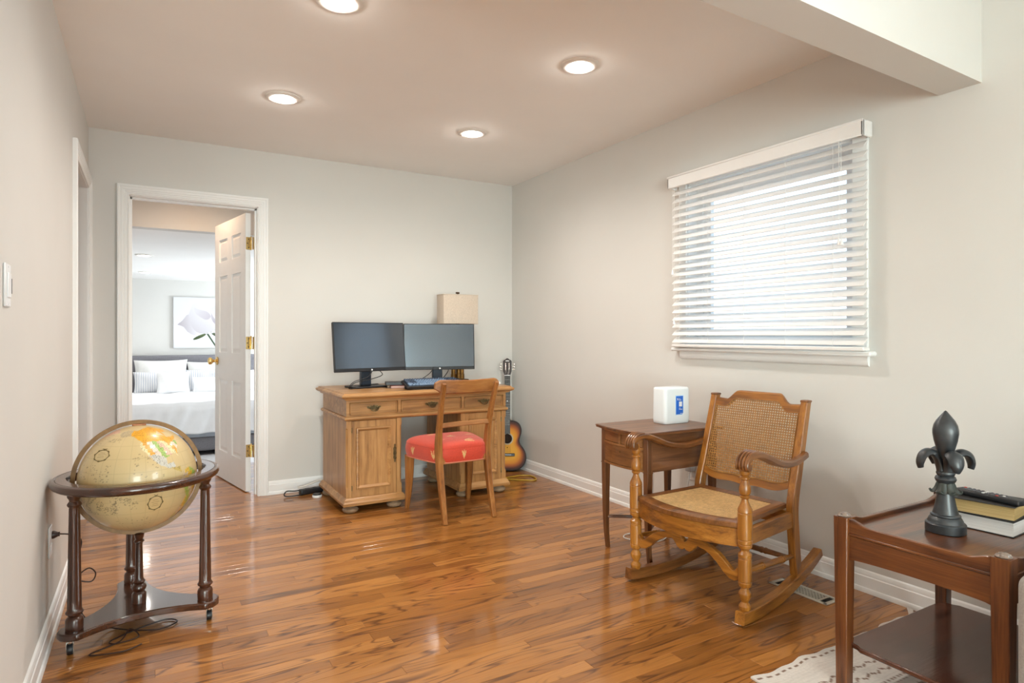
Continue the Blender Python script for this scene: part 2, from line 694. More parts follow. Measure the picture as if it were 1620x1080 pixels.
walls('ceiling', [(-2.72, R + .14, -4.32, B + WT, H, H + .06)], CEIL)
# beam between the two rooms, not quite square to the walls
tb = math.tan(math.radians(1.06))
bx0, bx1 = -2.6, R
bm_ = M().prism([(bx0, 1.158 - (bx1 - bx0) * tb), (bx1, 1.158), (bx1, 1.308), (bx0, 1.308 - (bx1 - bx0) * tb)], 2.10, H)
struct('ceiling_beam', bm_, WALL, flat=True, label='painted beam dropping from the ceiling across the room')

# landing and the sunken bedroom behind the doorway
LX0, LX1, LY, BZ, BC, BY = -.62, 1.35, 5.90, -.40, 2.016, 11.3
walls('wall_landing_left', [(LX0 - WT, LX0, B + WT, LY, -.4, H)])
walls('wall_landing_right', [(LX1, LX1 + WT, B + WT, LY, -.4, H)])
walls('ceiling_landing', [(LX0 - WT, LX1 + WT, B + WT, LY + WT, H, H + .06)], CEIL)
walls('wall_header', [(LX0 - WT, LX1 + WT, LY, LY + WT, BC, H), (-1.72, LX0, LY, LY + WT, BZ, BC), (LX1, 3.32, LY, LY + WT, BZ, BC)])
walls('ceiling_bedroom', [(-1.72, 3.32, LY + WT, BY + WT, BC, BC + .06)], CEIL)
walls('wall_bedroom_back', [(-1.72, 3.32, BY, BY + WT, BZ, BC)])
walls('wall_bedroom_left', [(-1.72, -1.6, LY + WT, BY, BZ, BC)])
walls('wall_bedroom_right', [(3.2, 3.32, LY + WT, 8.1, BZ, BC), (3.2, 3.32, 10.5, BY, BZ, BC), (3.2, 3.32, 8.1, 10.5, BZ, .05), (3.2, 3.32, 8.1, 10.5, 1.65, BC)])
walls('floor_bedroom', [(-1.72, 3.32, LY + .1, BY + WT, BZ - .06, BZ)], CARPET)
walls('ground', [(-14, 14, -16, 22, -.75, -.7)], plain('pale_bounce_ground', (.48, .47, .45), .95, var=.15, scale=4))  # unseen ground, made pale to bounce daylight up onto the blind slats

# ---- plank floor
PW = .057


def plank_mesh(m, x0, x1, y0, y1, z=0.0, c=.0009, t=.012):
    v = []
    for (d, zz) in ((0, z - t), (0, z - c), (c, z)):
        v += [(x0 + d, y0 + d, zz), (x1 - d, y0 + d, zz), (x1 - d, y1 - d, zz), (x0 + d, y1 - d, zz)]
    f = [(8, 9, 10, 11)]
    for k in (0, 4):
        for i in range(4):
            j = (i + 1) % 4
            f.append((k + i, k + j, k + 4 + j, k + 4 + i))
    col = (random.random(), random.random(), random.random(), 1)
    m.add(v, f)
    m.c = (m.c or []) + [col] * 12


def plank_rows(x0, x1, y0, y1, lo, hi):
    rows = []
    y = y0
    while y < y1 - 1e-6:
        ye = min(y + PW, y1)
        x = x0
        cut = x0 + random.uniform(.15, hi)
        while x < x1 - 1e-6:
            xe = min(cut, x1)
            if x1 - xe < .16:
                xe = x1
            rows.append((x, xe - .0004, y, ye - .0004))
            x = xe
            cut = x + random.uniform(lo, hi)
        y = ye
    return rows


fl = struct('floor', M().box(-2.72, R + .14, -4.32, B + WT, -.08, -.011), GAPW, flat=True)
fl['label'] = 'glossy golden brown oak strip floor'
NEAR_Y = 1.245
pk = plank_rows(L, R, NEAR_Y, B, .55, 1.25)
for q in pk[-0:]:
    m = M()
    plank_mesh(m, *q)
    obj('plank', m, FLOORW, fl, flat=True)
print('planks', len(pk))
m = M()
for q in plank_rows(-2.6, R, -4.2, NEAR_Y, .6, 1.5) + plank_rows(L - WT, L, OY0 - J, OY1 + J, .5, .9) + plank_rows(-1.5, L - WT, 3.32, B, .6, 1.3):
    plank_mesh(m, *q)
o = obj('planks', m, FLOORW, fl, flat=True)
o['kind'] = 'stuff'
fl2 = struct('floor_landing', M().box(LX0, LX1, B, LY + .1, -.4, -.011).box(LX0, LX1, LY + .1, LY + .4, -.4, -.2), GAPW, flat=True)
fl2['label'] = 'reddish oak landing floor just inside the bedroom doorway'
for q in plank_rows(DX0 - J, DX1 + J, B, B + WT, .7, 1.3) + plank_rows(LX0, LX1, B + WT, LY + .1, .7, 1.4):
    m = M()
    plank_mesh(m, *q)
    obj('plank', m, FLOORW, fl2, flat=True)

# ---- baseboards
BP = [(0, 0), (.021, 0), (.021, .012), (.018, .019), (.0135, .022), (.0135, .068), (.0105, .072), (.0105, .080), (.006, .090), (0, .095)]


def baseboard(name, a, b, nrm, label, z=0.0):
    m = M()
    v = [(p[0] + nrm[0] * d, p[1] + nrm[1] * d, z + h) for p in (a, b) for d, h in BP]
    n = len(BP)
    f = [(i, i + 1, n + i + 1, n + i) for i in range(n - 1)] + [tuple(range(n)), tuple(range(n, 2 * n))[::-1]]
    m.add(v, f)
    return struct(name, m, TRIM, label=label, ang=25)


CW = .068                                            # casing width
baseboard('baseboard_right', (R, B), (R, -4.2), (-1, 0), 'white moulded baseboard along the window wall')
baseboard('baseboard_back', (DX1 + CW, B), (R, B), (0, -1), 'white moulded baseboard behind the desk')
baseboard('baseboard_left', (L, OY0 - CW), (L, 1.10), (1, 0), 'white moulded baseboard along the left wall beside the globe')
baseboard('baseboard_back_left', (L, B), (DX0 - CW, B), (0, -1), 'short white baseboard left of the bedroom doorway')
baseboard('baseboard_bedroom', (-1.6, BY), (3.2, BY), (0, -1), 'white baseboard in the bedroom behind the bed', BZ)
baseboard('baseboard_rear', (.4, -4.2), (R, -4.2), (0, 1), 'white baseboard beside the added rear glass door')

# ---- door casings: profile (outward, depth) swept round the opening with mitres
CP = [(.0, 0), (.0, .010), (.006, .013), (.010, .010), (.014, .013), (.022, .013), (.025, .016), (.034, .016), (.037, .019), (.050, .019), (.054, .022), (.064, .022), (.068, .018), (.068, 0)]


def casing(name, a0, a1, zt, place, label):
    m = M()
    v = []
    for (wd, dp) in CP:
        for (a, z) in ((a0 - wd, 0), (a0 - wd, zt + wd), (a1 + wd, zt + wd), (a1 + wd, 0)):
            v.append(place(a, dp, z))
    f = []
    for i in range(len(CP) - 1):
        for k in range(3):
            f.append((i * 4 + k, i * 4 + k + 1, i * 4 + 5 + k, i * 4 + 4 + k))
    m.add(v, f)
    return struct(name, m, TRIM, label=label, ang=20)


casing('trim_1', DX0 - .004, DX1 + .004, DZ + .004, lambda a, d, z: (a, B - d, z), 'white fluted casing round the bedroom doorway')
m = M()
v = []
m.box(DX0 - J, DX0, B - .001, B + WT + .001, 0, DZ + J).box(DX1, DX1 + J, B - .001, B + WT + .001, 0, DZ + J).box(DX0 - J, DX1 + J, B - .001, B + WT + .001, DZ, DZ + J)
m.box(DX0, DX0 + .011, B + .045, B + .08, 0, DZ).box(DX1 - .011, DX1, B + .045, B + .08, 0, DZ).box(DX0, DX1, B + .045, B + .08, DZ - .011, DZ)
struct('trim_2', m, TRIM, label='white door jamb and stop of the bedroom doorway', flat=True)
casing('trim_3', OY0 - .004, OY1 + .004, OZ + .004, lambda a, d, z: (L + d, a, z), 'white casing round the opening in the left wall')
m = M()
m.box(L - WT - .001, L + .001, OY0 - J, OY0, 0, OZ + J).box(L - WT - .001, L + .001, OY1, OY1 + J, 0, OZ + J).box(L - WT - .001, L + .001, OY0 - J, OY1 + J, OZ, OZ + J)
struct('trim_4', m, TRIM, label='white jamb lining the opening in the left wall', flat=True)
casing('trim_5', DX0 - .004, DX1 + .004, DZ + .004, lambda a, d, z: (a, B + WT + d, z), 'white casing of the doorway on the bedroom side')

# ---- six panel door, swung open into the bedroom
dr = struct_root('door_1', (.643, 4.866, 0), 'white six panel door standing open with brass knob and hinges', math.radians(10.5))
# local frame: +y along the leaf, -x thickness
DWd, DH, DT = .752, 2.018, .035
st, mid = .112, .105
z_r = [(.008, .225), (.79, 1.0), (1.60, 1.71), (1.89, DH)]
m = M()
for (y0, y1) in ((.0, st), (DWd - st, DWd)):
    m.box(-DT, 0, y0, y1, .008, DH)
for z0, z1 in z_r:
    m.box(-DT, 0, st, DWd - st, z0, z1)
for z0, z1 in ((.225, .79), (1.0, 1.60), (1.71, 1.89)):
    m.box(-DT, 0, DWd / 2 - mid / 2, DWd / 2 + mid / 2, z0, z1)
obj('stile_and_rail_frame', m, WHITE, dr, world=False, flat=True)
for (y0, y1) in ((st, DWd / 2 - mid / 2), (DWd / 2 + mid / 2, DWd - st)):
    for z0, z1 in ((.225, .79), (1.0, 1.60), (1.71, 1.89)):
        m = M().box(-DT * .72, -DT * .28, y0, y1, z0, z1)
        for (xa, xb) in ((-DT * .28, -.003), (-DT * .72, -DT + .003)):
            a, bq = .010, .034
            v = [(xa, y0 + a, z0 + a), (xa, y1 - a, z0 + a), (xa, y1 - a, z1 - a), (xa, y0 + a, z1 - a), (xb, y0 + bq, z0 + bq), (xb, y1 - bq, z0 + bq), (xb, y1 - bq, z1 - bq), (xb, y0 + bq, z1 - bq)]
            m.add(v, [(4, 5, 6, 7)] + [(i, (i + 1) % 4, 4 + (i + 1) % 4, 4 + i) for i in range(4)])
        obj('panel', m, WHITE, dr, world=False, flat=True)
kp = [(.0, 0), (.031, 0), (.033, .004), (.028, .009), (.012, .012), (.011, .030), (.016, .036), (.027, .045), (.030, .056), (.026, .066), (.014, .071), (.0, .072)]
for sgn in (1, -1):
    T = TR(0 if sgn > 0 else -DT, DWd - .065, .93, ry=sgn * PI / 2)
    obj('knob', M().lathe([(r, z) for r, z in kp], 24, T=T), BRASS, dr, world=False, label='polished brass door knob')
obj('latch_plate', M().box(-DT * .8, -DT * .2, DWd - .0005, DWd + .0012, .90, .96), BRASS, dr, world=False, flat=True)
for z in (.30, 1.08, 1.80):
    hm = M().box(-.033, -.001, -.0022, .0, z - .045, z + .045, .001).lathe([(.0055, -.047), (.0055, .047), (.003, .052), (.0, .053)], 10, c=(.003, -.004, z))
    hm.box(.004, .022, -.030, -.028, z - .045, z + .045)
    h = obj('hinge', hm, BRASS, dr, world=False, label='brass butt hinge')
    for dz in (-.03, 0, .03):
        obj('screw', M().lathe([(.0, 0), (.004, 0), (.0025, .0012), (0, .0014)], 8, T=TR(-.014 - (.008 if dz == 0 else 0), -.0022, z + dz, rx=PI / 2)), BLACKP, h, world=False)

# ---- window in the right wall
wi = struct_root('window_1', (R, (WY0 + WY1) / 2, WZ0), 'white framed window behind the blind')
m = M()
fo = .05
XF0, XF1 = R + .07, R + .13
m.box(XF0, XF1, WY0, WY0 + fo, WZ0, WZ1, .003).box(XF0, XF1, WY1 - fo, WY1, WZ0, WZ1, .003).box(XF0, XF1, WY0 + fo, WY1 - fo, WZ0, WZ0 + fo).box(XF0, XF1, WY0 + fo, WY1 - fo, WZ1 - fo, WZ1)
obj('window_frame', m, WHITE, wi)
m = M()
XS0, XS1 = R + .085, R + .11
for (a, b_, c_, d_) in ((WY0 + .045, WY0 + .09, WZ0 + .045, WZ1 - .045), (WY1 - .10, WY1 - .045, WZ0 + .045, WZ1 - .045), (WY0 + .09, WY1 - .10, WZ0 + .045, WZ0 + .09), (WY0 + .09, WY1 - .10, WZ1 - .09, WZ1 - .045)):
    m.box(XS0, XS1, a, b_, c_, d_)
obj('sash', m, WHITE, wi)
obj('pane', M().box(R + .096, R + .099, WY0 + .085, WY1 - .095, WZ0 + .085, WZ1 - .085), GLASS, wi, flat=True)
m = M()
m.box(R - .0005, R + .07, WY0 - .001, WY0 + .008, WZ0, WZ1).box(R - .0005, R + .07, WY1 - .008, WY1 + .001, WZ0, WZ1).box(R - .0005, R + .07, WY0, WY1, WZ1 - .008, WZ1 + .001)
obj('jamb', m, WHITE, wi, flat=True)
m = M()
m.box(R - .016, R - .0005, 1.588, WY0 + .004, 1.0645, 2.085, .003).box(R - .016, R - .0005, WY1 - .004, 2.72, 1.0645, 2.085, .003).box(R - .016, R - .0005, WY0 + .004, WY1 - .004, WZ1, 2.085)
obj('casing', m, TRIM, wi)
m = M().box(R - .052, R + .07, 1.556, 2.752, 1.043, 1.064, .006)
obj('stool', m, TRIM, wi, label='white window stool')
pr = [(R, 1.043), (R - .018, 1.043), (R - .018, 1.02), (R - .014, 1.004), (R - .008, .998), (R, .996)]
m = M()
v = [(x, y, z) for y in (1.586, 2.712) for x, z in pr]
m.add(v, [(i, i + 1, 7 + i, 6 + i) for i in range(5)] + [tuple(range(6)), tuple(range(6, 12))[::-1]])
obj('apron', m, TRIM, wi, ang=60)

# made-up windows out of view, added to let the daylight in
for (nm, pl, lab) in (('added_window_2', 'y', 'wide sliding glass door added behind the viewer for daylight'), ('added_window_3', 'x', 'side window added to the rear room for daylight'), ('added_window_4', 'b', 'unseen window added to the bedroom for daylight')):
    if pl == 'y':
        a0, a1, z0, z1 = -2.3, .4, .0, 2.1
        place = lambda a, b_, c_, d_, e, f_: (a, b_, -4.27 + c_, -4.27 + d_, e, f_)
    elif pl == 'x':
        a0, a1, z0, z1 = -3.2, -1.0, .6, 2.1
        place = lambda a, b_, c_, d_, e, f_: (R + .09 + c_, R + .09 + d_, a, b_, e, f_)
    else:
        a0, a1, z0, z1 = 8.1, 10.5, .05, 1.65
        place = lambda a, b_, c_, d_, e, f_: (3.27 + c_, 3.27 + d_, a, b_, e, f_)
    rt = struct_root(nm, {'y': (-.95, -4.27, 0), 'x': (R + .09, -2.1, .6), 'b': (3.27, 9.3, .05)}[pl], lab)
    m = M()
    for (p, q, e, f_) in ((a0, a0 + .05, z0, z1), (a1 - .05, a1, z0, z1), (a0 + .05, a1 - .05, z0, z0 + .05), (a0 + .05, a1 - .05, z1 - .05, z1), ((a0 + a1) / 2 - .025, (a0 + a1) / 2 + .025, z0 + .05, z1 - .05)):
        m.box(*place(p, q, -.02, .02, e, f_))
    obj('window_frame', m, WHITE, rt, flat=True)
    for (p, q) in ((a0 + .05, (a0 + a1) / 2 - .025), ((a0 + a1) / 2 + .025, a1 - .05)):
        obj('pane', M().box(*place(p, q, -.002, .002, z0 + .05, z1 - .05)), GLASS, rt, flat=True)

# ---- recessed ceiling lamps
LENS = plain('lit_lens', (1.0, .95, .88), .5, var=0.0, emit=9.0)
RING = plain('lamp_trim', (.80, .77, .73), .5, var=.01)
ring_p = [(.063, -.0095), (.069, -.012), (.082, -.010), (.091, -.004), (.092, 0), (.06, 0)]


def downlight(x, y, z, label, power, grp, color=LAMP_C):
    t = thing('recessed_ceiling_light', label, 'ceiling light', (x, y, z), 0, grp)
    rm = M()
    n, sg = len(ring_p), 40
    v = [(r * math.cos(2 * PI * i / sg), r * math.sin(2 * PI * i / sg), h) for r, h in ring_p for i in range(sg)]
    f = [(j * sg + i, j * sg + (i + 1) % sg, ((j + 1) % n) * sg + (i + 1) % sg, ((j + 1) % n) * sg + i) for j in range(n) for i in range(sg)]
    rm.add(v, [q[::-1] for q in f])
    obj('trim_ring', rm, RING, t, world=False)
    obj('lens', M().lathe([(.0, -.010), (.040, -.010), (.063, -.0085), (.063, -.003), (.0, -.003)], 40), LENS, t, world=False, label='glowing white lens')
    d = bpy.data.lights.new('lamp_bulb', 'SPOT')
    d.energy, d.color, d.spot_size, d.spot_blend, d.shadow_soft_size = power, color, math.radians(165), .9, .055
    lo = bpy.data.objects.new('lamp_bulb', d)
    COL.objects.link(lo)
    lo.parent = t
    lo.location = (0, 0, -.03)
    d = bpy.data.lights.new('lens_glow', 'POINT')
    d.energy, d.color, d.shadow_soft_size = power * .022, color, .02
    lo = bpy.data.objects.new('lens_glow', d)
    COL.objects.link(lo)
    lo.parent = t
    lo.location = (0, 0, -.026)


for (x, y, lb) in ((.640, 3.595, 'recessed ceiling light nearest the bedroom doorway'), (1.804, 3.605, 'recessed ceiling light above the red desk chair'), (.645, 2.445, 'recessed ceiling light cut by the top edge of the photo'), (1.804, 2.445, 'recessed ceiling light nearest the ceiling beam, rightmost of the four')):
    downlight(x, y, H, lb, LAMP_W, 'recessed lights of the study')
downlight(-.035, 7.93, BC, 'nearer recessed ceiling light in the bedroom', 25, 'recessed lights of the bedroom')
downlight(-.03, 10.05, BC, 'farther recessed ceiling light above the bed', 25, 'recessed lights of the bedroom')
downlight(.35, 5.3, H, 'unseen warm ceiling light added over the landing', 26, 'recessed lights of the bedroom', (1.0, .62, .36))  # lamp out of view, added to warm the header above the landing

# ---- wall plates
def plate(name, x, y, z, label, cat):
    t = thing(name, label, cat, (x, y, z))
    return t


t = plate('light_switch', L, 2.085, 1.266, 'white dimmer switch plate at the left edge of the photo', 'light switch')
obj('switch_plate', M().box(L + .0005, L + .006, 2.048, 2.122, 1.209, 1.323, .003), WHITEP, t)
obj('rocker_paddle', M().box(L + .005, L + .010, 2.068, 2.102, 1.233, 1.299, .002), WHITEP, t)
obj('dimmer_slot', M().box(L + .0095, L + .0105, 2.106, 2.110, 1.245, 1.285), BLACKP, t)
for z in (1.217, 1.315):
    obj('screw', M().lathe([(0, 0), (.003, 0), (.0025, .001), (0, .0012)], 10, T=TR(L + .006, 2.085, z, ry=PI / 2)), WHITEP, t)
t = plate('wall_outlet', L, 2.925, .355, 'white wall outlet behind the globe with a brown plug in it', 'outlet')
obj('outlet_plate', M().box(L + .0005, L + .006, 2.888, 2.962, .298, .412, .003), WHITEP, t)
for z in (.332, .378):
    obj('socket', M().rbox(L + .003, L + .0085, 2.908, 2.942, z - .014, z + .014, .006, 2), WHITEP, t)
t = plate('wall_outlet', R, 2.615, .345, 'white wall outlet behind the side table with cables', 'outlet')
obj('outlet_plate', M().box(R - .006, R - .0005, 2.578, 2.652, .288, .402, .003), WHITEP, t)
for z in (.322, .368):
    obj('socket', M().rbox(R - .0085, R - .003, 2.598, 2.632, z - .014, z + .014, .006, 2), WHITEP, t)

# ---- floor register
t = thing('floor_vent', 'cream metal floor register with lattice grille under the rocking chair', 'vent', (2.508, 1.74, 0))
VM = plain('cream_metal', (.56, .52, .44), .45, var=.03)
VD = plain('vent_shade', (.015, .013, .012), .8)  # near-black colour stands in for the shade inside the vent
vx0, vx1, vy0, vy1 = 2.458, 2.558, 1.598, 1.882
m = M()
m.box(vx0, vx1, vy0, vy0 + .02, .0, .006, .003).box(vx0, vx1, vy1 - .02, vy1, .0, .006, .003).box(vx0, vx0 + .015, vy0, vy1, .0, .006, .003).box(vx1 - .015, vx1, vy0, vy1, .0, .006, .003)
m.box(vx0 + .01, vx1 - .01, vy0 + .042, vy0 + .05, .001, .0055).box(vx0 + .01, vx1 - .01, vy1 - .05, vy1 - .042, .001, .0055)
obj('face_frame', m, VM, t)
obj('duct_shade_sheet', M().box(vx0 + .012, vx1 - .012, vy0 + .018, vy1 - .018, .0005, .0015), VD, t, flat=True)  # flat dark sheet in place of the shaded duct below the grille
m = M()
for k in range(-4, 17):
    for sgn in (1, -1):
        yc = vy0 + .05 + k * .0150
        a, b_ = (vx0 + .015, yc), (vx1 - .015, yc + sgn * .055)
        pts = []
        n_ = 12
        seg = [(a[0] + (b_[0] - a[0]) * i / n_, a[1] + (b_[1] - a[1]) * i / n_) for i in range(n_ + 1)]
        seg = [p for p in seg if vy0 + .05 <= p[1] <= vy1 - .05]
        if len(seg) > 1:
            m.tube([(p[0], p[1], .0032) for p in (seg[0], seg[-1])], 0.0017, 4)
obj('lattice', m, VM, t)['kind'] = 'stuff'
for yy in (vy0 + .031, vy1 - .031):
    obj('damper_slot', M().box(2.508 - .016, 2.508 + .016, yy - .009, yy + .009, .002, .005, .002), VD, t)

# ================================================================== WINDOW BLIND
bl = thing('window_blind', 'white wooden venetian blind half open over the window', 'blind', (2.70, 2.15, 1.064))
BW = plain('blind_white', (.82, .81, .80), .42, var=.01, bump=.03, bscale=200)
by0, by1 = 1.572, 2.722
m = M()
m.box(2.664, 2.676, by0 - .008, by1 + .018, 2.000, 2.070, .004)
m.box(2.664, R - .017, by0 - .008, by0 + .004, 2.000, 2.070, .004).box(2.664, R - .017, by1 + .006, by1 + .018, 2.000, 2.070, .004)
m.box(2.660, 2.666, by0 - .010, by1 + .020, 2.060, 2.072, .003)
obj('valance', m, BW, bl, label='white valance along the top of the blind')
obj('head_rail', M().box(2.682, 2.732, by0 + .01, by1 - .005, 2.018, 2.062, .003), BW, bl)
slat_m = None
NS, th = 21, math.radians(41)
z_top, z_bot = 1.972, 1.108
for i in range(NS):
    z = z_top + (z_bot - z_top) * i / (NS - 1)
    if slat_m is None:
        m = M()
        n_ = 6
        prof = []
        for k in range(n_ + 1):
            a = -.025 + .05 * k / n_
            prof.append((a, .0022 * (1 - (a / .025) ** 2)))
        pts = [(a, h + .0014) for a, h in prof] + [(a, h - .0014) for a, h in prof[::-1]]
        R2 = [(a * math.cos(th) - h * math.sin(th), a * math.sin(th) + h * math.cos(th)) for a, h in pts]
        yy0, yy1 = by0, by1 - .004
        v = [(x, y, zz) for y in (yy0 - 2.15, yy1 - 2.15) for x, zz in R2]
        n = len(R2)
        m.add(v, [(i_, (i_ + 1) % n, n + (i_ + 1) % n, n + i_) for i_ in range(n)] + [tuple(range(n))[::-1], tuple(range(n, 2 * n))])
        o = obj('slat', m, BW, bl, world=False, ang=50)
        slat_m = o
    else:
        o = slat_m.copy()
        COL.objects.link(o)
        o.parent = bl
    o.location = (0, 0, z - 1.064)
obj('bottom_rail', M().box(2.676, 2.726, by0 - .002, by1 - .002, 1.066, 1.084, .004), BW, bl)
CORD = plain('white_cord', (.78, .78, .76), .7)
for yy in (1.71, 1.955, 2.20, 2.44, 2.655):
    m = M()
    for xx in (2.677, 2.724):
        m.tube([(xx, yy, 1.075), (xx, yy, 2.03)], .0008, 5)
    for i in range(NS):
        z = z_top + (z_bot - z_top) * i / (NS - 1)
        m.tube([(2.677, yy, z - .016), (2.724, yy, z + .010)], .0006, 4)
    obj('ladder_cord', m, CORD, bl)
for dy, ze in ((0, 1.545), (.013, 1.548)):
    c = obj('pull_cord', M().tube([(2.668, 1.665 + dy, 2.01), (2.666, 1.665 + dy * .6, 1.8), (2.665, 1.662 + dy, ze + .02)], .0009, 5), CORD, bl)
    obj('tassel', M().lathe([(.0, 0), (.008, 0), (.008, .006), (.0045, .022), (.003, .03), (0, .031)], 12, c=(2.665, 1.662 + dy, ze - .01)), WHITEP, c, label='small white cord tassel')
for dy, ze in ((0, 1.50), (.012, 1.21)):
    c = obj('tilt_cord', M().tube([(2.668, 2.70 - dy, 2.01), (2.667, 2.70 - dy, ze + .02)], .0009, 5), CORD, bl)
    obj('tassel', M().lathe([(.0, 0), (.008, 0), (.008, .006), (.0045, .022), (.003, .03), (0, .031)], 12, c=(2.667, 2.70 - dy, ze - .01)), WHITEP, c)

# ================================================================== DESK
FOOTW = wood('grey_oak_foot', ((.20, .125, .07), (.30, .20, .12), (.38, .27, .17)), .5, 'x')
DKx0, DKx1, DKy0, DKy1, DKz = 1.042, 2.287, 3.888, 4.575, .770
dk = thing('pedestal_desk', 'golden oak pedestal desk with three drawers and bun feet', 'desk', (1.665, 4.23, 0))


def frame_profile(m, x0, x1, y0, y1, prof):
    """rectangular ring of a moulding: prof (outset, z), closed on top and bottom"""
    n = len(prof)
    v = []
    for o_, z in prof:
        v += [(x0 - o_, y0 - o_, z), (x1 + o_, y0 - o_, z), (x1 + o_, y1 + o_, z), (x0 - o_, y1 + o_, z)]
    f = [(3, 2, 1, 0), tuple((n - 1) * 4 + k for k in range(4))]
    for j in range(n - 1):
        for k in range(4):
            k2 = (k + 1) % 4
            f.append((j * 4 + k, j * 4 + k2, j * 4 + 4 + k2, j * 4 + 4 + k))
    m.add(v, f)


m = M()
frame_profile(m, DKx0 + .04, DKx1 - .04, DKy0 + .04, DKy1 - .02, [(.0, .722), (.012, .724), (.016, .732), (.030, .738), (.038, .744), (.040, .750), (.038, .757), (.028, .762), (.024, .7645), (.022, DKz)])
obj('desk_top', m, OAKX, dk, ang=25)
bx0_, bx1_, by0_, by1_ = 1.085, 2.246, 3.945, 4.55
m = M()
# drawer case: shell around the three drawers
m.box(bx0_, bx0_ + .018, by0_, by1_, .615, .724).box(bx1_ - .018, bx1_, by0_, by1_, .615, .724).box(bx0_ + .018, bx1_ - .018, by1_ - .018, by1_, .615, .724)
m.box(bx0_ + .018, bx1_ - .018, by0_ + .003, by1_ - .018, .615, .630).box(bx0_ + .018, bx1_ - .018, by0_, by0_ + .03, .706, .724)
for (a, b_) in ((bx0_ + .018, bx0_ + .02), (1.428, 1.448), (1.892, 1.912), (bx1_ - .02, bx1_ - .018)):
    m.box(a, b_, by0_, by0_ + .03, .630, .706)
obj('drawer_case', m, OAKX, dk, flat=True)
m = M()
frame_profile(m, bx0_, bx1_, by0_, by1_, [(0, .590), (.006, .592), (.012, .598), (.014, .606), (.010, .613), (.004, .617), (0, .618)])
obj('waist_moulding', m, OAKX, dk, ang=30)
BRZ = plain('aged_bronze', (.16, .115, .055), .38, metal=.9, var=.35, scale=60)
for (a, b_) in ((1.105, 1.428), (1.448, 1.892), (1.912, 2.226)):
    d = obj('drawer', M().box(a + .002, b_ - .002, by0_ + .008, by0_ + .40, .622, .704, .002), OAKX, dk)
    mm = M()
    for (x0, x1, z0, z1) in ((a + .004, b_ - .004, .694, .702), (a + .004, b_ - .004, .624, .632), (a + .004, a + .012, .624, .702), (b_ - .012, b_ - .004, .624, .702)):
        mm.box(x0, x1, by0_ + .001, by0_ + .010, z0, z1, .002)
    obj('drawer_moulding', mm, OAKX, d)
    cx = (a + b_) / 2
    hm = M()
    yb = by0_ + .008
    ol = [(-.048, .004), (-.040, .012), (-.030, .006), (-.022, .014), (-.010, .012), (0, .018), (.010, .012), (.022, .014), (.030, .006), (.040, .012), (.048, .004), (.036, -.006), (.026, -.004), (.016, -.016), (0, -.012), (-.016, -.016), (-.026, -.004), (-.036, -.006)]
    hm.prism([(cx + x, .667 + z) for x, z in ol], yb - .004, yb + .001, 'y')
    hm.tube(smooth([(cx - .026, yb - .004, .670), (cx - .026, yb - .016, .664), (cx - .018, yb - .022, .652), (cx, yb - .024, .647), (cx + .018, yb - .022, .652), (cx + .026, yb - .016, .664), (cx + .026, yb - .004, .670)], 5), .0042, 8)
    for s_ in (-.026, .026):
        hm.lathe([(0, 0), (.007, .001), (.006, .008), (0, .010)], 10, T=TR(cx + s_, yb - .003, .670, rx=PI / 2))
    obj('drawer_pull', hm, BRZ, d, label='dark bronze bail pull')
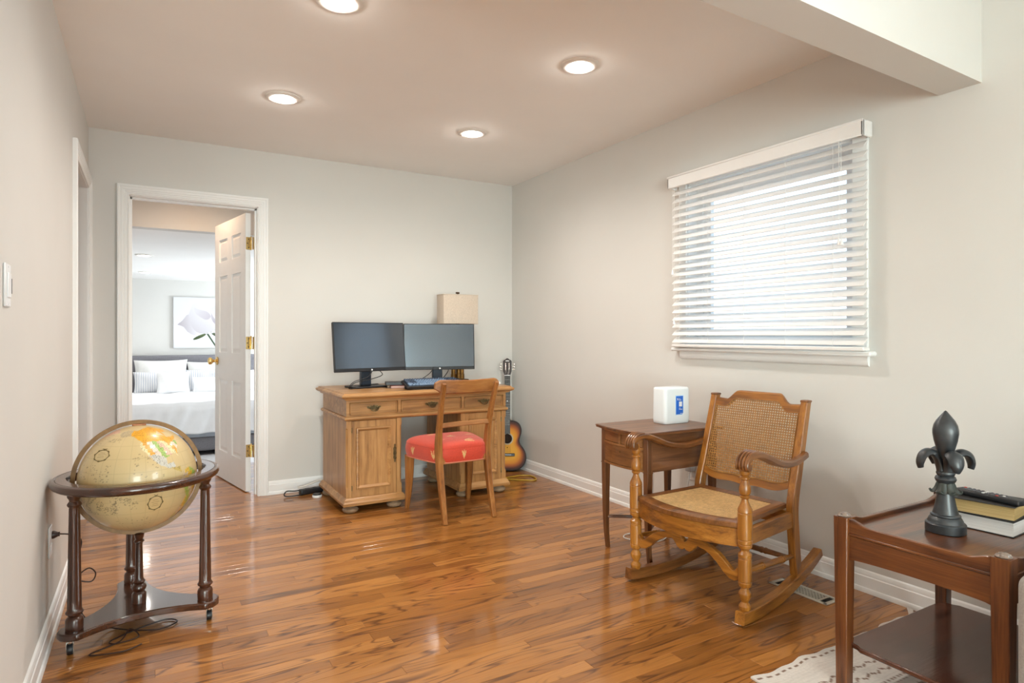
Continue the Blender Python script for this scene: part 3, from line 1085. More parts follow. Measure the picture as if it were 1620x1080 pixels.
for (px0, px1, hinge_left) in ((1.085, 1.452, True), (1.885, 2.246, False)):
    body = obj('pedestal', M().box(px0, px1, by0_ + .022, by1_, .085, .600), OAKZ, dk, flat=True)
    # side pilasters with chamfered middle
    for xa, sg in ((px0, 1), (px1, -1)):
        m = M()
        w_ = .022
        z_s = [(.098, 0), (.155, 0), (.170, .011), (.535, .011), (.550, 0), (.592, 0)]
        v = []
        for z, c in z_s:
            v += [(xa - sg * .0008, by0_ + .06, z), (xa - sg * .0008, by0_ + c, z), (xa + sg * (c + .0005), by0_, z), (xa + sg * (w_ + .012), by0_, z), (xa + sg * (w_ + .012), by0_ + .06, z)]
        f = []
        for j in range(len(z_s) - 1):
            for k in range(5):
                k2 = (k + 1) % 5
                q = (j * 5 + k, j * 5 + k2, j * 5 + 5 + k2, j * 5 + 5 + k)
                f.append(q if sg < 0 else q[::-1])
        m.add(v, f)
        obj('pilaster', m, OAKZ, body, flat=True)
    a, b_ = px0 + .036, px1 - .036
    door = obj('door', M().box(a, b_, by0_ + .003, by0_ + .024, .100, .588, .0015), OAKZ, dk, flat=True)
    # bolection frame around the raised field
    fx0, fx1, fz0, fz1 = px0 + .062, px1 - .072, .150, .545
    pf = [(0, .003), (.003, .012), (.010, .014), (.018, .008), (.022, .002), (.024, .0)]
    mm = M()
    v = []
    for ins, pr_ in pf:
        yv = by0_ + .004 - pr_
        v += [(fx0 + ins, yv, fz0 + ins), (fx1 - ins, yv, fz0 + ins), (fx1 - ins, yv, fz1 - ins), (fx0 + ins, yv, fz1 - ins)]
    f = []
    for j in range(len(pf) - 1):
        for k in range(4):
            k2 = (k + 1) % 4
            f.append((j * 4 + k, j * 4 + k2, j * 4 + 4 + k2, j * 4 + 4 + k))
    nb = (len(pf) - 1) * 4
    mm.add(v, f)
    obj('panel_moulding', mm, OAKX, door, flat=True)
    obj('door_panel', M().box(fx0 + .02, fx1 - .02, by0_ + .0035, by0_ + .01, fz0 + .02, fz1 - .02), OAKZ, door, flat=True)
    ex = px1 - .045 if hinge_left else px0 + .045
    ol = [(0, .062), (.006, .052), (.004, .044), (.011, .032), (.009, .014), (.012, 0), (.009, -.014), (.011, -.032), (.004, -.044), (.006, -.052), (0, -.062)]
    ol = ol + [(-x, z) for x, z in ol[-2:0:-1]]
    e_ = M().prism([(ex + x, .36 + z) for x, z in ol], by0_ - .0005, by0_ + .004, 'y')
    e_.lathe([(.0, 0), (.005, 0), (.004, .002), (0, .0025)], 12, T=TR(ex, by0_ - .0005, .36, rx=PI / 2))
    obj('keyhole_plate', e_, BRZ, door)
    hx = px0 + .002 if hinge_left else px1 - .002
    for z in (.16, .53):
        obj('pin_hinge', M().lathe([(.0, -.018), (.004, -.016), (.004, .016), (0, .018)], 8, c=(px0 + .036 if hinge_left else px1 - .036, by0_ + .002, z)), BRZ, door)
    m = M()
    frame_profile(m, px0, px1, by0_, by1_, [(.0, .052), (.022, .052), (.024, .058), (.024, .070), (.020, .074), (.016, .080), (.012, .090), (.004, .098), (0, .100)])
    obj('plinth', m, OAKX, dk, ang=28)
    for (fx, fy) in ((px0 + .038, by0_ + .040), (px1 - .038, by0_ + .040), (px0 + .035, by1_ - .05), (px1 - .035, by1_ - .05)):
        obj('bun_foot', M().lathe([(.0, 0), (.026, 0), (.042, .006), (.050, .015), (.051, .024), (.045, .033), (.030, .039), (.028, .043), (.036, .046), (.036, .053)], 24, c=(fx, fy, 0)), FOOTW, dk)

# ---- things on the desk
SCREEN = plain('screen_glass', (.006, .009, .015), .2, var=.05, spec=1.0, coat=1.0)
SCREEN.node_tree.nodes['Principled BSDF'].inputs['Coat IOR'].default_value = 1.8
SCREEN.node_tree.nodes['Principled BSDF'].inputs['Coat Roughness'].default_value = .1
SCREEN.node_tree.nodes['Principled BSDF'].inputs['Coat Tint'].default_value = (.66, .84, 1, 1)  # blue tint put into the coat to suggest the window's reflection


def monitor(cx, cy_, ang, zb, zt, bx, byc, tilt, label):
    zm = (zb + zt) / 2
    T0 = TR(cx, cy_, zm, rz=ang, rx=-math.radians(tilt)) @ Matrix.Translation((0, 0, -zm))
    t = thing('monitor', label, 'monitor', (bx, byc, DKz), ang, 'computer monitors on the desk')
    hw = .268
    obj('screen_back', M().box(-hw, hw, .004, .026, zb, zt, .004, T=T0).box(-.13, .13, .024, .05, zb + .06, zt - .09, .012, T=T0), BLACKP, t)
    obj('screen', M().box(-hw + .004, hw - .004, -.0005, .006, zb + .022, zt - .004, .001, T=T0), SCREEN, t, flat=True, label='dark glossy screen')
    obj('bezel', M().box(-hw, hw, -.003, .008, zb, zb + .021, .002, T=T0).box(-hw, -hw + .0045, -.001, .008, zb, zt, .001, T=T0).box(hw - .0045, hw, -.001, .008, zb, zt, .001, T=T0).box(-hw, hw, -.001, .008, zt - .0045, zt, .001, T=T0), BLACKP, t)
    obj('logo', M().lathe([(0, 0), (.006, 0), (.006, .0006), (0, .0006)], 14, T=T0 @ TR(0, -.003, zb + .010, rx=PI / 2)), WHITEP, t)
    T1 = TR(bx, byc, DKz, rz=ang)
    n_ = STANDM
    obj('stand_neck', M().box(-.038, .038, -.012, .028, .012, zb + .12 - DKz, .006, T=T1).box(-.045, .045, -.035, -.005, zb + .08 - DKz, zb + .2 - DKz, .01, T=T1), n_, t)
    obj('stand_base', M().prism(rrect(-.125, .125, -.095, .09, .02), 0, .013, T=T1), BLACKP, t, bev=.003)
    return t


STANDM = plain('stand_graphite', (.035, .05, .075), .35, metal=.3)
monitor(1.335, 4.24, math.radians(9.6), .886, 1.226, 1.325, 4.315, 7, 'left monitor of the two, turned towards the window')
monitor(1.892, 4.325, math.radians(-13), .878, 1.222, 1.905, 4.40, 3.5, 'right monitor of the two, in front of the table lamp')
for pts, lab in (([(1.40, 4.30, .90), (1.42, 4.24, .86), (1.33, 4.20, .835), (1.22, 4.20, .815), (1.185, 4.21, .785), (1.20, 4.26, .775), (1.30, 4.28, .787), (1.42, 4.37, .787), (1.46, 4.45, .776)], 'thin black cable hanging in front of the left monitor stand'),
                 ([(1.36, 4.26, .90), (1.30, 4.19, .85), (1.20, 4.18, .82), (1.175, 4.20, .776), (1.23, 4.20, .776), (1.27, 4.20, .776)], 'black cable curling beside the left monitor base'),
                 ([(1.87, 4.36, .92), (1.80, 4.28, .862), (1.70, 4.20, .822), (1.64, 4.15, .790), (1.60, 4.10, .802), (1.575, 4.075, .806)], 'black cable running from the right monitor to the keyboard'),
                 ([(1.98, 4.37, .90), (1.995, 4.40, .86), (1.97, 4.45, .80), (1.95, 4.50, .775), (1.94, 4.55, .775)], 'short black cable beside the right monitor stand')):
    solo('cable', M().tube(smooth(pts, 8), .0028, 6), BLACKC, lab, 'cable', (pts[-1][0], pts[-1][1], DKz), 'black cables on the desk')

# keyboard, tilted up on its feet
ktilt = math.radians(15)
kb = thing('keyboard', 'black mechanical keyboard with blue grey keys propped on its feet', 'keyboard', (1.49, 3.935, DKz))
KT = TR(1.492, 3.935, DKz + .004, rx=ktilt)
KEY = plain('key_blue_grey', (.16, .24, .36), .45)
KEYD = plain('key_dark', (.035, .055, .095), .45)
obj('keyboard_case', M().box(0, .44, 0, .138, 0, .020, .004, T=KT), BLACKP, kb)
for i, row in enumerate(range(6)):
    yb = .012 + row * .0198
    if row == 0:
        ws = [.024, .024, .024, .118, .024, .024, .024, .024, .019, .019, .019]
    else:
        off_ = (0, .022, .018, .014, .009, 0)[row]
        ws = [.019 + off_] + [.0185] * 19
    x = .012
    for j, wd in enumerate(ws):
        if x + wd > .43:
            break
        obj('key', M().box(x + .0012, x + wd - .0012, yb + .001, yb + .0178, .018, .029 + .001 * row, .003, T=KT), KEY if (row in (0, 1) or 2 < j < 15) and row < 5 else KEYD, kb)
        x += wd + .0005
for x in (.02, .40):
    obj('flip_foot', M().box(1.492 + x, 1.492 + x + .02, 4.045, 4.055, DKz, DKz + .031, .002), BLACKP, kb)
# slim black case lying on a red notebook
nb = thing('notebook', 'red edged notebook under the black case left of the keyboard', 'notebook', (1.53, 4.17, DKz), math.radians(-14))
obj('cover', M().box(-.075, .075, -.055, .055, 0, .0025, .001).box(-.075, .075, -.055, .055, .0155, .018, .001), plain('red_cover', (.16, .03, .03), .5), nb, world=False)
obj('pages', M().box(-.072, .072, -.052, .053, .0025, .0155), plain('pink_paper', (.62, .45, .40), .8), nb, world=False, flat=True)
T = TR(1.525, 4.18, DKz + .018, rz=math.radians(-16))
solo('case', M().box(-.10, .095, -.05, .05, 0, .024, .004, T=T), BLACKP, 'slim black case lying on the red notebook', 'case', (1.525, 4.18, DKz + .018))
solo('paper_packet', M().rbox(2.175, 2.255, 4.03, 4.12, DKz, DKz + .022, .009, 3).rbox(2.185, 2.225, 4.05, 4.10, DKz + .018, DKz + .036, .008, 3), plain('tissue_white', (.85, .85, .84), .8, bump=.3, bscale=60), 'crumpled white paper packet at the right end of the desk', 'packet', (2.215, 4.075, DKz))

# table lamp with rectangular linen shade
lp = thing('table_lamp', 'table lamp with rectangular beige linen shade behind the right monitor', 'lamp', (2.112, 4.475, DKz))
LB = plain('lamp_bronze', (.10, .055, .03), .35, metal=.6)
LGO = plain('lamp_gold', (.22, .11, .025), .35, metal=.7, var=.3, scale=30)
obj('base', M().box(2.112 - .074, 2.112 + .074, 4.475 - .055, 4.475 + .055, DKz, DKz + .022, .004), LB, lp)
for (dx, dy) in ((-.036, .0), (.0, -.014), (.036, .0)):
    obj('column', M().lathe([(.0, .022), (.021, .022), (.021, .06), (.018, .062), (.018, .36), (.012, .37), (0, .37)], 20, c=(2.112 + dx, 4.475 + dy, DKz)), LGO, lp)
obj('stem', M().lathe([(.006, .36), (.006, .70)], 10, c=(2.112, 4.475, DKz)).lathe([(0, .445), (.016, .445), (.016, .47), (0, .47)], 12, c=(2.112, 4.475, DKz)), LB, lp)
LIN = plain('beige_linen', (.60, .51, .42), .9, var=.10, scale=160, bump=.35, bscale=420, spec=.15)
sx, sy, z0, z1 = .150, .066, 1.228, 1.452
m = M()
ol = rrect(2.112 - sx, 2.112 + sx, 4.475 - sy, 4.475 + sy, .006, 2)
n = len(ol)
v = [(x, y, z0) for x, y in ol] + [(x, y, z1) for x, y in ol]
ol2 = rrect(2.112 - sx + .003, 2.112 + sx - .003, 4.475 - sy + .003, 4.475 + sy - .003, .005, 2)
v += [(x, y, z0) for x, y in ol2] + [(x, y, z1) for x, y in ol2]
f = []
for i in range(n):
    j = (i + 1) % n
    f += [(i, j, n + j, n + i), (2 * n + j, 2 * n + i, 3 * n + i, 3 * n + j), (j, i, 2 * n + i, 2 * n + j), (n + i, n + j, 3 * n + j, 3 * n + i)]
m.add(v, f)
sh = obj('lamp_shade', m, LIN, lp, label='rectangular beige linen shade')
for zz in (z0, z1):
    obj('shade_trim', M().tube([(x, y, zz) for x, y in rrect(2.112 - sx, 2.112 + sx, 4.475 - sy, 4.475 + sy, .006, 2)], .0028, 6, closed=True), LIN, sh)
obj('finial', M().box(2.112 - .014, 2.112 + .014, 4.475 - .008, 4.475 + .008, 1.462, 1.476, .002).lathe([(.004, .68), (.004, .70)], 8, c=(2.112, 4.475, DKz)), LB, lp)
obj('harp', M().tube(smooth([(2.112 - .01, 4.475, 1.24), (2.112 - .05, 4.475, 1.30), (2.112 - .045, 4.475, 1.40), (2.112, 4.475, 1.455), (2.112 + .045, 4.475, 1.40), (2.112 + .05, 4.475, 1.30), (2.112 + .01, 4.475, 1.24)], 5), .002, 6), LB, lp)

# ---- under and beside the desk
ps = thing('power_strip', 'black power strip on the floor behind the left end of the desk', 'power strip', (1.07, 4.62, 0), math.radians(10))
obj('housing', M().rbox(-.14, .13, -.025, .025, 0, .038, .008, 2), BLACKP, ps, world=False)
for k in range(4):
    obj('socket', M().box(-.10 + k * .055, -.07 + k * .055, -.016, .016, .036, .0395, .002), BLACKC, ps, world=False)
pts = [(.955, 4.62, .03), (.90, 4.60, .032), (.845, 4.60, .036), (.825, 4.585, .015), (.85, 4.57, .006), (.92, 4.565, .008), (.99, 4.585, .012), (1.03, 4.60, .02)]
solo('cable', M().tube(smooth(pts, 8), .0042, 7), BLACKC, 'black flex looping out from the power strip on the floor', 'cable', (.9, 4.58, .002))
pts = [(.93, 4.655, .040), (.97, 4.65, .045), (1.02, 4.645, .060), (1.08, 4.65, .075), (1.16, 4.66, .07)]
solo('cable', M().tube(smooth(pts, 8), .006, 7), plain('cream_flex', (.70, .66, .60), .5), 'cream cable lying along the baseboard by the desk', 'cable', (1.0, 4.65, .034))
m = M().lathe([(.0, 0), (.030, 0), (.033, .006), (.033, .014), (.030, .018), (0, .018)], 24, c=(1.025, 4.475, 0))
hk = thing('charger_puck', 'round charger with white rim and black top on the floor', 'charger', (1.025, 4.475, 0))
obj('rim', m, WHITEP, hk)
obj('top', M().lathe([(.0, .018), (.030, .018), (.026, .026), (0, .027)], 24, c=(1.025, 4.475, 0)), BLACKP, hk)
solo('cable', M().tube(smooth([(1.50, 4.62, .72), (1.50, 4.64, .55), (1.475, 4.66, .52), (1.52, 4.66, .46), (1.60, 4.66, .40), (1.62, 4.665, .25), (1.58, 4.66, .14), (1.50, 4.64, .105), (1.42, 4.62, .08), (1.25, 4.62, .05)], 8), .0035, 6), BLACKC, 'black cable hanging behind the kneehole of the desk', 'cable', (1.5, 4.64, .05))
solo('cable', M().tube(smooth([(2.36, 4.34, .006), (2.44, 4.31, .006), (2.50, 4.31, .006), (2.60, 4.31, .007), (2.66, 4.26, .006), (2.645, 4.16, .006), (2.60, 4.12, .006), (2.54, 4.16, .006), (2.46, 4.24, .0065), (2.38, 4.33, .010), (2.30, 4.40, .006), (2.26, 4.44, .006)], 8), .0055, 7), plain('yellow_cord', (.50, .30, .03), .45), 'yellow cord looped on the floor in the corner', 'cord', (2.5, 4.25, 0))

# ================================================================== GUITAR
gt = thing('acoustic_guitar', 'sunburst acoustic guitar leaning in the corner beside the desk', 'guitar', (2.578, 4.50, 0))
Gd = Vector((math.sin(math.radians(30)), math.cos(math.radians(30)), 0))      # away from the viewer
Gr = Vector((Gd.y, -Gd.x, 0))
lean = math.radians(7.2)
Gu = (Vector((0, 0, 1)) * math.cos(lean) + Gd * math.sin(lean))
Gn = Gd * math.cos(lean) - Vector((0, 0, 1)) * math.sin(lean)                # into the body
G = Matrix(((Gr.x, Gu.x, Gn.x, 2.578), (Gr.y, Gu.y, Gn.y, 4.50), (Gr.z, Gu.z, Gn.z, .012), (0, 0, 0, 1)))
half = [(0, 0), (.06, .001), (.110, .018), (.145, .055), (.158, .10), (.153, .145), (.132, .185), (.110, .215), (.101, .245), (.106, .275), (.117, .310), (.118, .345), (.105, .380), (.078, .403), (.04, .414), (0, .416)]
hs = smooth([(x, y, 0) for x, y in half], 4)
out = [(p.x, p.y) for p in hs] + [(-p.x, p.y) for p in hs[-2:0:-1]]
BLK = plain('gloss_black', (.008, .008, .010), .22, coat=.5)
GF = painted('sunburst', .5, .3, 0)
m = M()
n = len(out)
lev = [(1.0, .0005), (.97, -.0008), (.88, -.001), (.78, -.001), (.66, -.001), (.5, -.001), (.28, -.001), (.02, -.001)]
cols = [(.010, .008, .008), (.018, .008, .006), (.10, .018, .004), (.38, .09, .006), (.66, .24, .012), (.74, .34, .02), (.76, .36, .025), (.76, .36, .025)]
v, c = [], []
for (s_, z), cc in zip(lev, cols):
    for x, y in out:
        v.append((x * s_, .19 + (y - .19) * s_, z))
        c.append(cc + (1,))
f = []
for j in range(len(lev) - 1):
    for i in range(n):
        i2 = (i + 1) % n
        f.append((j * n + i, j * n + i2, j * n + n + i2, j * n + n + i))
m.add(v, [q[::-1] for q in f], G)
m.c = c
obj('soundboard', m, GF, gt, label='yellow to black sunburst soundboard')
v = [(x, y, .0005) for x, y in out] + [(x, y, .078) for x, y in out]
m = M().add(v, [(i, (i + 1) % n, n + (i + 1) % n, n + i) for i in range(n)] + [tuple(range(n, 2 * n))], G)
obj('body_sides', m, BLK, gt)
obj('sound_hole_shade', M().lathe([(0, -.0014), (.040, -.0014)], 32, T=G @ TR(0, .262, 0)), plain('hole_shade', (.025, .016, .012), .9), gt)  # flat disc whose dark colour stands for the shade inside the body
m = M()
m.add([(r * math.cos(2 * PI * i / 40), r * math.sin(2 * PI * i / 40), -.0018) for r in (.040, .050) for i in range(40)], [(i, (i + 1) % 40, 40 + (i + 1) % 40, 40 + i) for i in range(40)], G @ TR(0, .262, 0))
obj('rosette', m, plain('rosette_pearl', (.45, .36, .22), .4, var=.3, scale=200), gt)
FB = plain('fretboard', (.018, .012, .010), .4, var=.3, scale=60)
br = obj('bridge', M().box(-.062, .062, .118, .142, -.009, -.001, .003, T=G), FB, gt)
obj('saddle', M().box(-.034, .034, .129, .132, -.0115, -.009, T=G), WHITEP, br)
neck = obj('neck', M().box(-.021, .021, .30, .79, .0, .02, .007, T=G).box(-.026, .026, .40, .43, .0, .06, .008, T=G), plain('neck_dark', (.03, .015, .010), .35), gt)
fbm = obj('fingerboard', M().box(-.024, .024, .302, .79, -.006, .0005, .001, T=G), FB, gt)
m = M()
sl = .79 - .131
for k in range(0, 18):
    y = .79 - sl * (1 - 2 ** (-k / 12))
    if y < .305:
        break
    m.box(-.024, .024, y - .0006, y + .0006, -.0068, -.0058, T=G)
obj('frets', m, plain('fret_nickel', (.35, .33, .30), .4, metal=1), fbm)['kind'] = 'stuff'
obj('nut', M().box(-.024, .024, .788, .794, -.009, .001, T=G), WHITEP, gt)
for y in (.52, .575, .655):
    obj('inlay_dot', M().lathe([(0, 0), (.004, 0), (.004, .0008), (0, .0008)], 12, T=G @ TR(0, y, -.0072)), WHITEP, fbm)
hd = [(-.024, .79), (-.027, .80), (-.037, .83), (-.037, .915), (-.030, .925), (-.018, .930), (-.010, .938), (0, .942), (.010, .938), (.018, .930), (.030, .925), (.037, .915), (.037, .83), (.027, .80), (.024, .79)]
Hm = G @ Matrix.Translation((0, .79, 0)) @ Matrix.Rotation(math.radians(10), 4, 'X') @ Matrix.Translation((0, -.79, 0))
m = M().prism(hd, -.001, .014, T=Hm)
hs_ = obj('headstock', m, BLK, gt, bev=.002)
m = M()
for sx_ in (-1, 1):
    m.box(sx_ * .015 - .0022, sx_ * .015 + .0022, .838, .900, -.0014, -.0008, T=Hm)
obj('slot', m, plain('slot_steel', (.55, .52, .48), .3, metal=.9), hs_)
obj('maker_mark', M().box(-.016, .016, .914, .919, -.0016, -.0009, T=Hm).box(-.010, .008, .920, .922, -.0016, -.0009, T=Hm), WHITEP, hs_)
CH = plain('chrome', (.75, .74, .70), .2, metal=1)
for sx_ in (-1, 1):
    for y in (.845, .868, .891):
        obj('tuning_peg', M().lathe([(.0022, 0), (.0022, .014), (.006, .015), (.0075, .022), (.006, .028), (0, .029)], 10, T=Hm @ TR(sx_ * .036, y, .008, ry=sx_ * PI / 2)), CH, hs_)
m = M()
for k in range(6):
    x = -.0175 + k * .007
    m.tube([tuple(G @ Vector((x * 1.5, .131, -.0118))), tuple(G @ Vector((x, .791, -.0095))), tuple(Hm @ Vector((math.copysign(.014, x), .84 + .02 * (k % 3), -.003)))], .0005, 4)
obj('strings', m, CH, gt)['kind'] = 'stuff'

# ================================================================== DESK CHAIR
ch = thing('side_chair', 'wooden side chair with red brocade seat pulled up to the desk', 'chair', (1.70, 3.70, 0), math.radians(1.0))
CWD = ((.17, .058, .014), (.31, .118, .028), (.42, .185, .052))
CHW = wood('chair_walnut_z', CWD, .36, 'z', coat=.25)
CHX = wood('chair_walnut_x', CWD, .36, 'x', coat=.25)
for s_ in (-1, 1):
    pts = [(s_ * .168, -.268, 0), (s_ * .167, -.240, .10), (s_ * .166, -.208, .22), (s_ * .167, -.180, .36), (s_ * .170, -.176, .46), (s_ * .172, -.195, .58), (s_ * .176, -.235, .72), (s_ * .180, -.283, .845)]
    sz = [(.027, .030), (.032, .037), (.034, .044), (.035, .054), (.035, .054), (.031, .040), (.028, .034), (.023, .025)]
    obj('rear_leg_post', M().limb(pts, sz, (1, 0, 0)), CHW, ch, world=False)
    pts = [(s_ * .224, .202, 0), (s_ * .222, .184, .10), (s_ * .220, .172, .22), (s_ * .218, .172, .355)]
    obj('front_leg', M().limb(pts, [(.026, .028), (.034, .038), (.044, .050), (.052, .058)], (1, 0, 0)), CHW, ch, world=False)
# curved top rail with rolled ends
ol = []
NR = 24
m = M()
v = []
for i in range(NR + 1):
    u = -1 + 2 * i / NR
    x = .218 * u
    y = -.262 + .034 * u * u
    e = max(0, (abs(u) - .80) / .20)
    zt = .868 - .006 * (1 - abs(u)) - .018 * e ** 2.2
    zb = .782 + .010 * e ** .8 + (.012 if abs(u) > .9 else 0) * (1 if e < .9 else 1.4)
    for (dy, z) in ((-.010, zb + .004), (-.010, zt - .006), (-.004, zt), (.006, zt), (.012, zt - .006), (.012, zb + .004), (.006, zb), (-.004, zb)):
        v.append((x, y + dy + .10 * (z - .83) * -.9, z))
f = []
for i in range(NR):
    for k in range(8):
        k2 = (k + 1) % 8
        f.append((i * 8 + k, i * 8 + k2, i * 8 + 8 + k2, i * 8 + 8 + k))
f += [tuple(range(8))[::-1], tuple(NR * 8 + k for k in range(8))]
m.add(v, [q[::-1] for q in f])
obj('top_rail', m, CHX, ch, world=False)
obj('cross_rail', M().limb([(-.168, -.205, .585), (-.08, -.196, .587), (0, -.193, .588), (.08, -.196, .590), (.170, -.205, .592)], (.030, .016), (0, .25, 1)), CHX, ch, world=False)
m = M()
m.box(-.15, .15, -.19, -.165, .345, .385).box(-.20, .20, .175, .20, .345, .385)
for s_ in (-1, 1):
    m.limb([(s_ * .155, -.17, .365), (s_ * .205, .21, .365)], (.022, .04), (1, 0, 0))
obj('seat_frame', m, CHX, ch, world=False)
# upholstered seat with woven dragonfly motifs
N1, N2 = 320, 72
v, c = [], []


def seat_outline(a):
    ca, sa = math.cos(a), math.sin(a)
    k = (abs(ca) ** 5 + abs(sa) ** 5) ** (-1 / 5)
    x, y = ca * k, sa * k
    wd = .178 + (.266 - .178) * (y + 1) / 2
    return x * wd, .012 + y * .212


lv = []
for j in range(N2 + 1):
    t_ = j / N2
    if t_ < .42:
        q = t_ / .42
        s_ = .985 + .035 * math.sin(q * PI * .9)
        z = .352 + .085 * q
    else:
        q = (t_ - .42) / .58
        s_ = math.cos(q * PI / 2) ** .62 if q < 1 else 0.0
        z = .437 + .052 * math.sin(q * PI / 2) ** 1.0
    lv.append((s_, z))
dfl = [(-.10, .09, .3), (.08, .13, -.5), (-.02, -.03, .2), (.13, .0, .2), (-.13, -.09, .35), (.05, -.15, .1), (.0, .20, .1), (.17, .17, .9), (-.18, .18, -.6)]


def motif(x, y):
    for mx, my, an in dfl:
        dx, dy = x - mx, y - my
        px, py = dx * math.cos(an) + dy * math.sin(an), -dx * math.sin(an) + dy * math.cos(an)
        for fan, oy in ((-.30, -.004), (0, 0), (.28, .004)):
            qx = (px + .028) * math.cos(fan) + (py - oy) * math.sin(fan) - .030
            qy = -(px + .028) * math.sin(fan) + (py - oy) * math.cos(fan)
            if (qx / .034) ** 2 + (qy / .0042) ** 2 < 1:
                return True
    return False


def motif_side(a, z):
    u = ((a / (2 * PI) * 7.0 + .3) % 1 - .5) * .21
    w_ = z - .375
    for fan in (-.35, 0, .35):
        qx = w_ * math.cos(fan) + u * math.sin(fan) - .024
        qy = -w_ * math.sin(fan) + u * math.cos(fan)
        if (qx / .028) ** 2 + (qy / .0045) ** 2 < 1:
            return True
    return False


rnd = random.Random(3)
for s_, z in lv:
    for i in range(N1):
        a = 2 * PI * i / N1
        x, y = seat_outline(a)
        x, y = x * s_, .012 + (y - .012) * s_
        v.append((x, y, z))
        if s_ > .95 and z < .44:
            on = False
            u = (i % 30) - 15
            on = motif_side(a, z)
        else:
            on = motif(x, y)
        base = (.56, .050, .022)
        sh_ = .88 + .24 * rnd.random()
        c.append(((.66, .40, .16) if on else tuple(b * sh_ for b in base)) + (1,))
f = []
for j in range(N2):
    for i in range(N1):
        i2 = (i + 1) % N1
        f.append((j * N1 + i, j * N1 + i2, j * N1 + N1 + i2, j * N1 + N1 + i))
f.append(tuple(range(N1))[::-1])
m = M().add(v, f)
m.c = c
st_ = obj('seat_cushion', m, painted('red_brocade', .55, .35, 0, .25, 900, sheen=.3), ch, world=False, label='red brocade seat with golden dragonfly motifs', ang=80)
m = M().tube([(x * 1.0, .012 + (y - .012) * 1.0, .353) for x, y in (seat_outline(2 * PI * i / 80) for i in range(80))], .0038, 6, closed=True)
obj('seat_welt', m, plain('pink_welt', (.58, .20, .12), .6), st_, world=False)

# ================================================================== GLOBE ON STAND
GX, GY = -.030, 2.870
gl = thing('floor_globe', 'antique style floor globe on a dark wooden three legged stand with casters', 'globe', (GX, GY, 0))
DW_ = ((.018, .005, .002), (.050, .015, .006), (.090, .030, .012))
GWZ = wood('mahogany_dark_z', DW_, .28, 'z', coat=.5)
GWX = wood('mahogany_dark_x', DW_, .26, 'x', coat=.6, coatr=.06)
ol = []
for k in range(3):
    th_ = math.radians(97 + 120 * k)
    e, p_ = Vector((math.cos(th_), math.sin(th_))), Vector((-math.sin(th_), math.cos(th_)))
    tipc = [e * .290 - p_ * .030, e * .298 + p_ * 0, e * .290 + p_ * .030, e * .268 + p_ * .052]
    nx = math.radians(97 + 120 * (k + 1))
    e2, p2_ = Vector((math.cos(nx), math.sin(nx))), Vector((-math.sin(nx), math.cos(nx)))
    md = (e + e2).normalized() * .118
    s0, s2 = e * .268 + p_ * .052, e2 * .268 - p2_ * .052
    ol += [tuple(q) for q in tipc]
    for i in range(1, 14):
        t_ = i / 14
        ctrl = md * 2 - (s0 + s2) / 2
        ol.append(tuple(s0 * (1 - t_) ** 2 + ctrl * 2 * t_ * (1 - t_) + s2 * t_ * t_))
    ol.append(tuple(s2))
obj('platform', M().prism(ol, .058, .084), GWX, gl, world=False, bev=.005)
col_p = [(.0, .084), (.027, .084), (.028, .090), (.028, .118), (.025, .126), (.019, .131), (.021, .137), (.027, .142), (.028, .147), (.024, .152), (.0225, .158)]
for i in range(13):
    col_p.append((.0225 - .0055 * i / 12, .162 + .355 * i / 12))
col_p += [(.0165, .520), (.021, .524), (.023, .530), (.020, .536), (.016, .541), (.017, .548), (.022, .556), (.023, .566)]
wheel_m = None
for k in range(3):
    th_ = math.radians(97 + 120 * k)
    x, y = .247 * math.cos(th_), .247 * math.sin(th_)
    obj('column_leg', M().lathe(col_p, 48, c=(x, y, 0), flute=12, fd=.09, fr=(.16, .519)), GWZ, gl, world=False)
    cx_, cy2 = .262 * math.cos(th_), .262 * math.sin(th_)
    cs = obj('caster', M().lathe([(0, .040), (.011, .040), (.013, .046), (.010, .058)], 12, c=(cx_, cy2, 0)).box(cx_ - .012, cx_ - .009, cy2 - .012, cy2 + .010, .012, .046, .001).box(cx_ + .009, cx_ + .012, cy2 - .012, cy2 + .010, .012, .046, .001), CH, gl, world=False)
    obj('wheel', M().lathe([(.006, -.009), (.018, -.009), (.0195, -.006), (.0195, .006), (.018, .009), (.006, .009)], 20, T=TR(cx_, cy2 - .002, .0195, ry=PI / 2)), BLACKP, cs, world=False)
obj('centre_post', M().lathe([(.0, .084), (.025, .084), (.025, .118), (.022, .122), (.018, .127), (.024, .135), (.026, .144), (.022, .153), (.017, .157), (.020, .162), (.022, .166), (.017, .171), (.0145, .18), (.0115, .31), (.0125, .318), (.018, .322), (.018, .327), (.013, .332), (.016, .340), (.018, .352), (.012, .357), (0, .358)], 28), GWZ, gl, world=False)
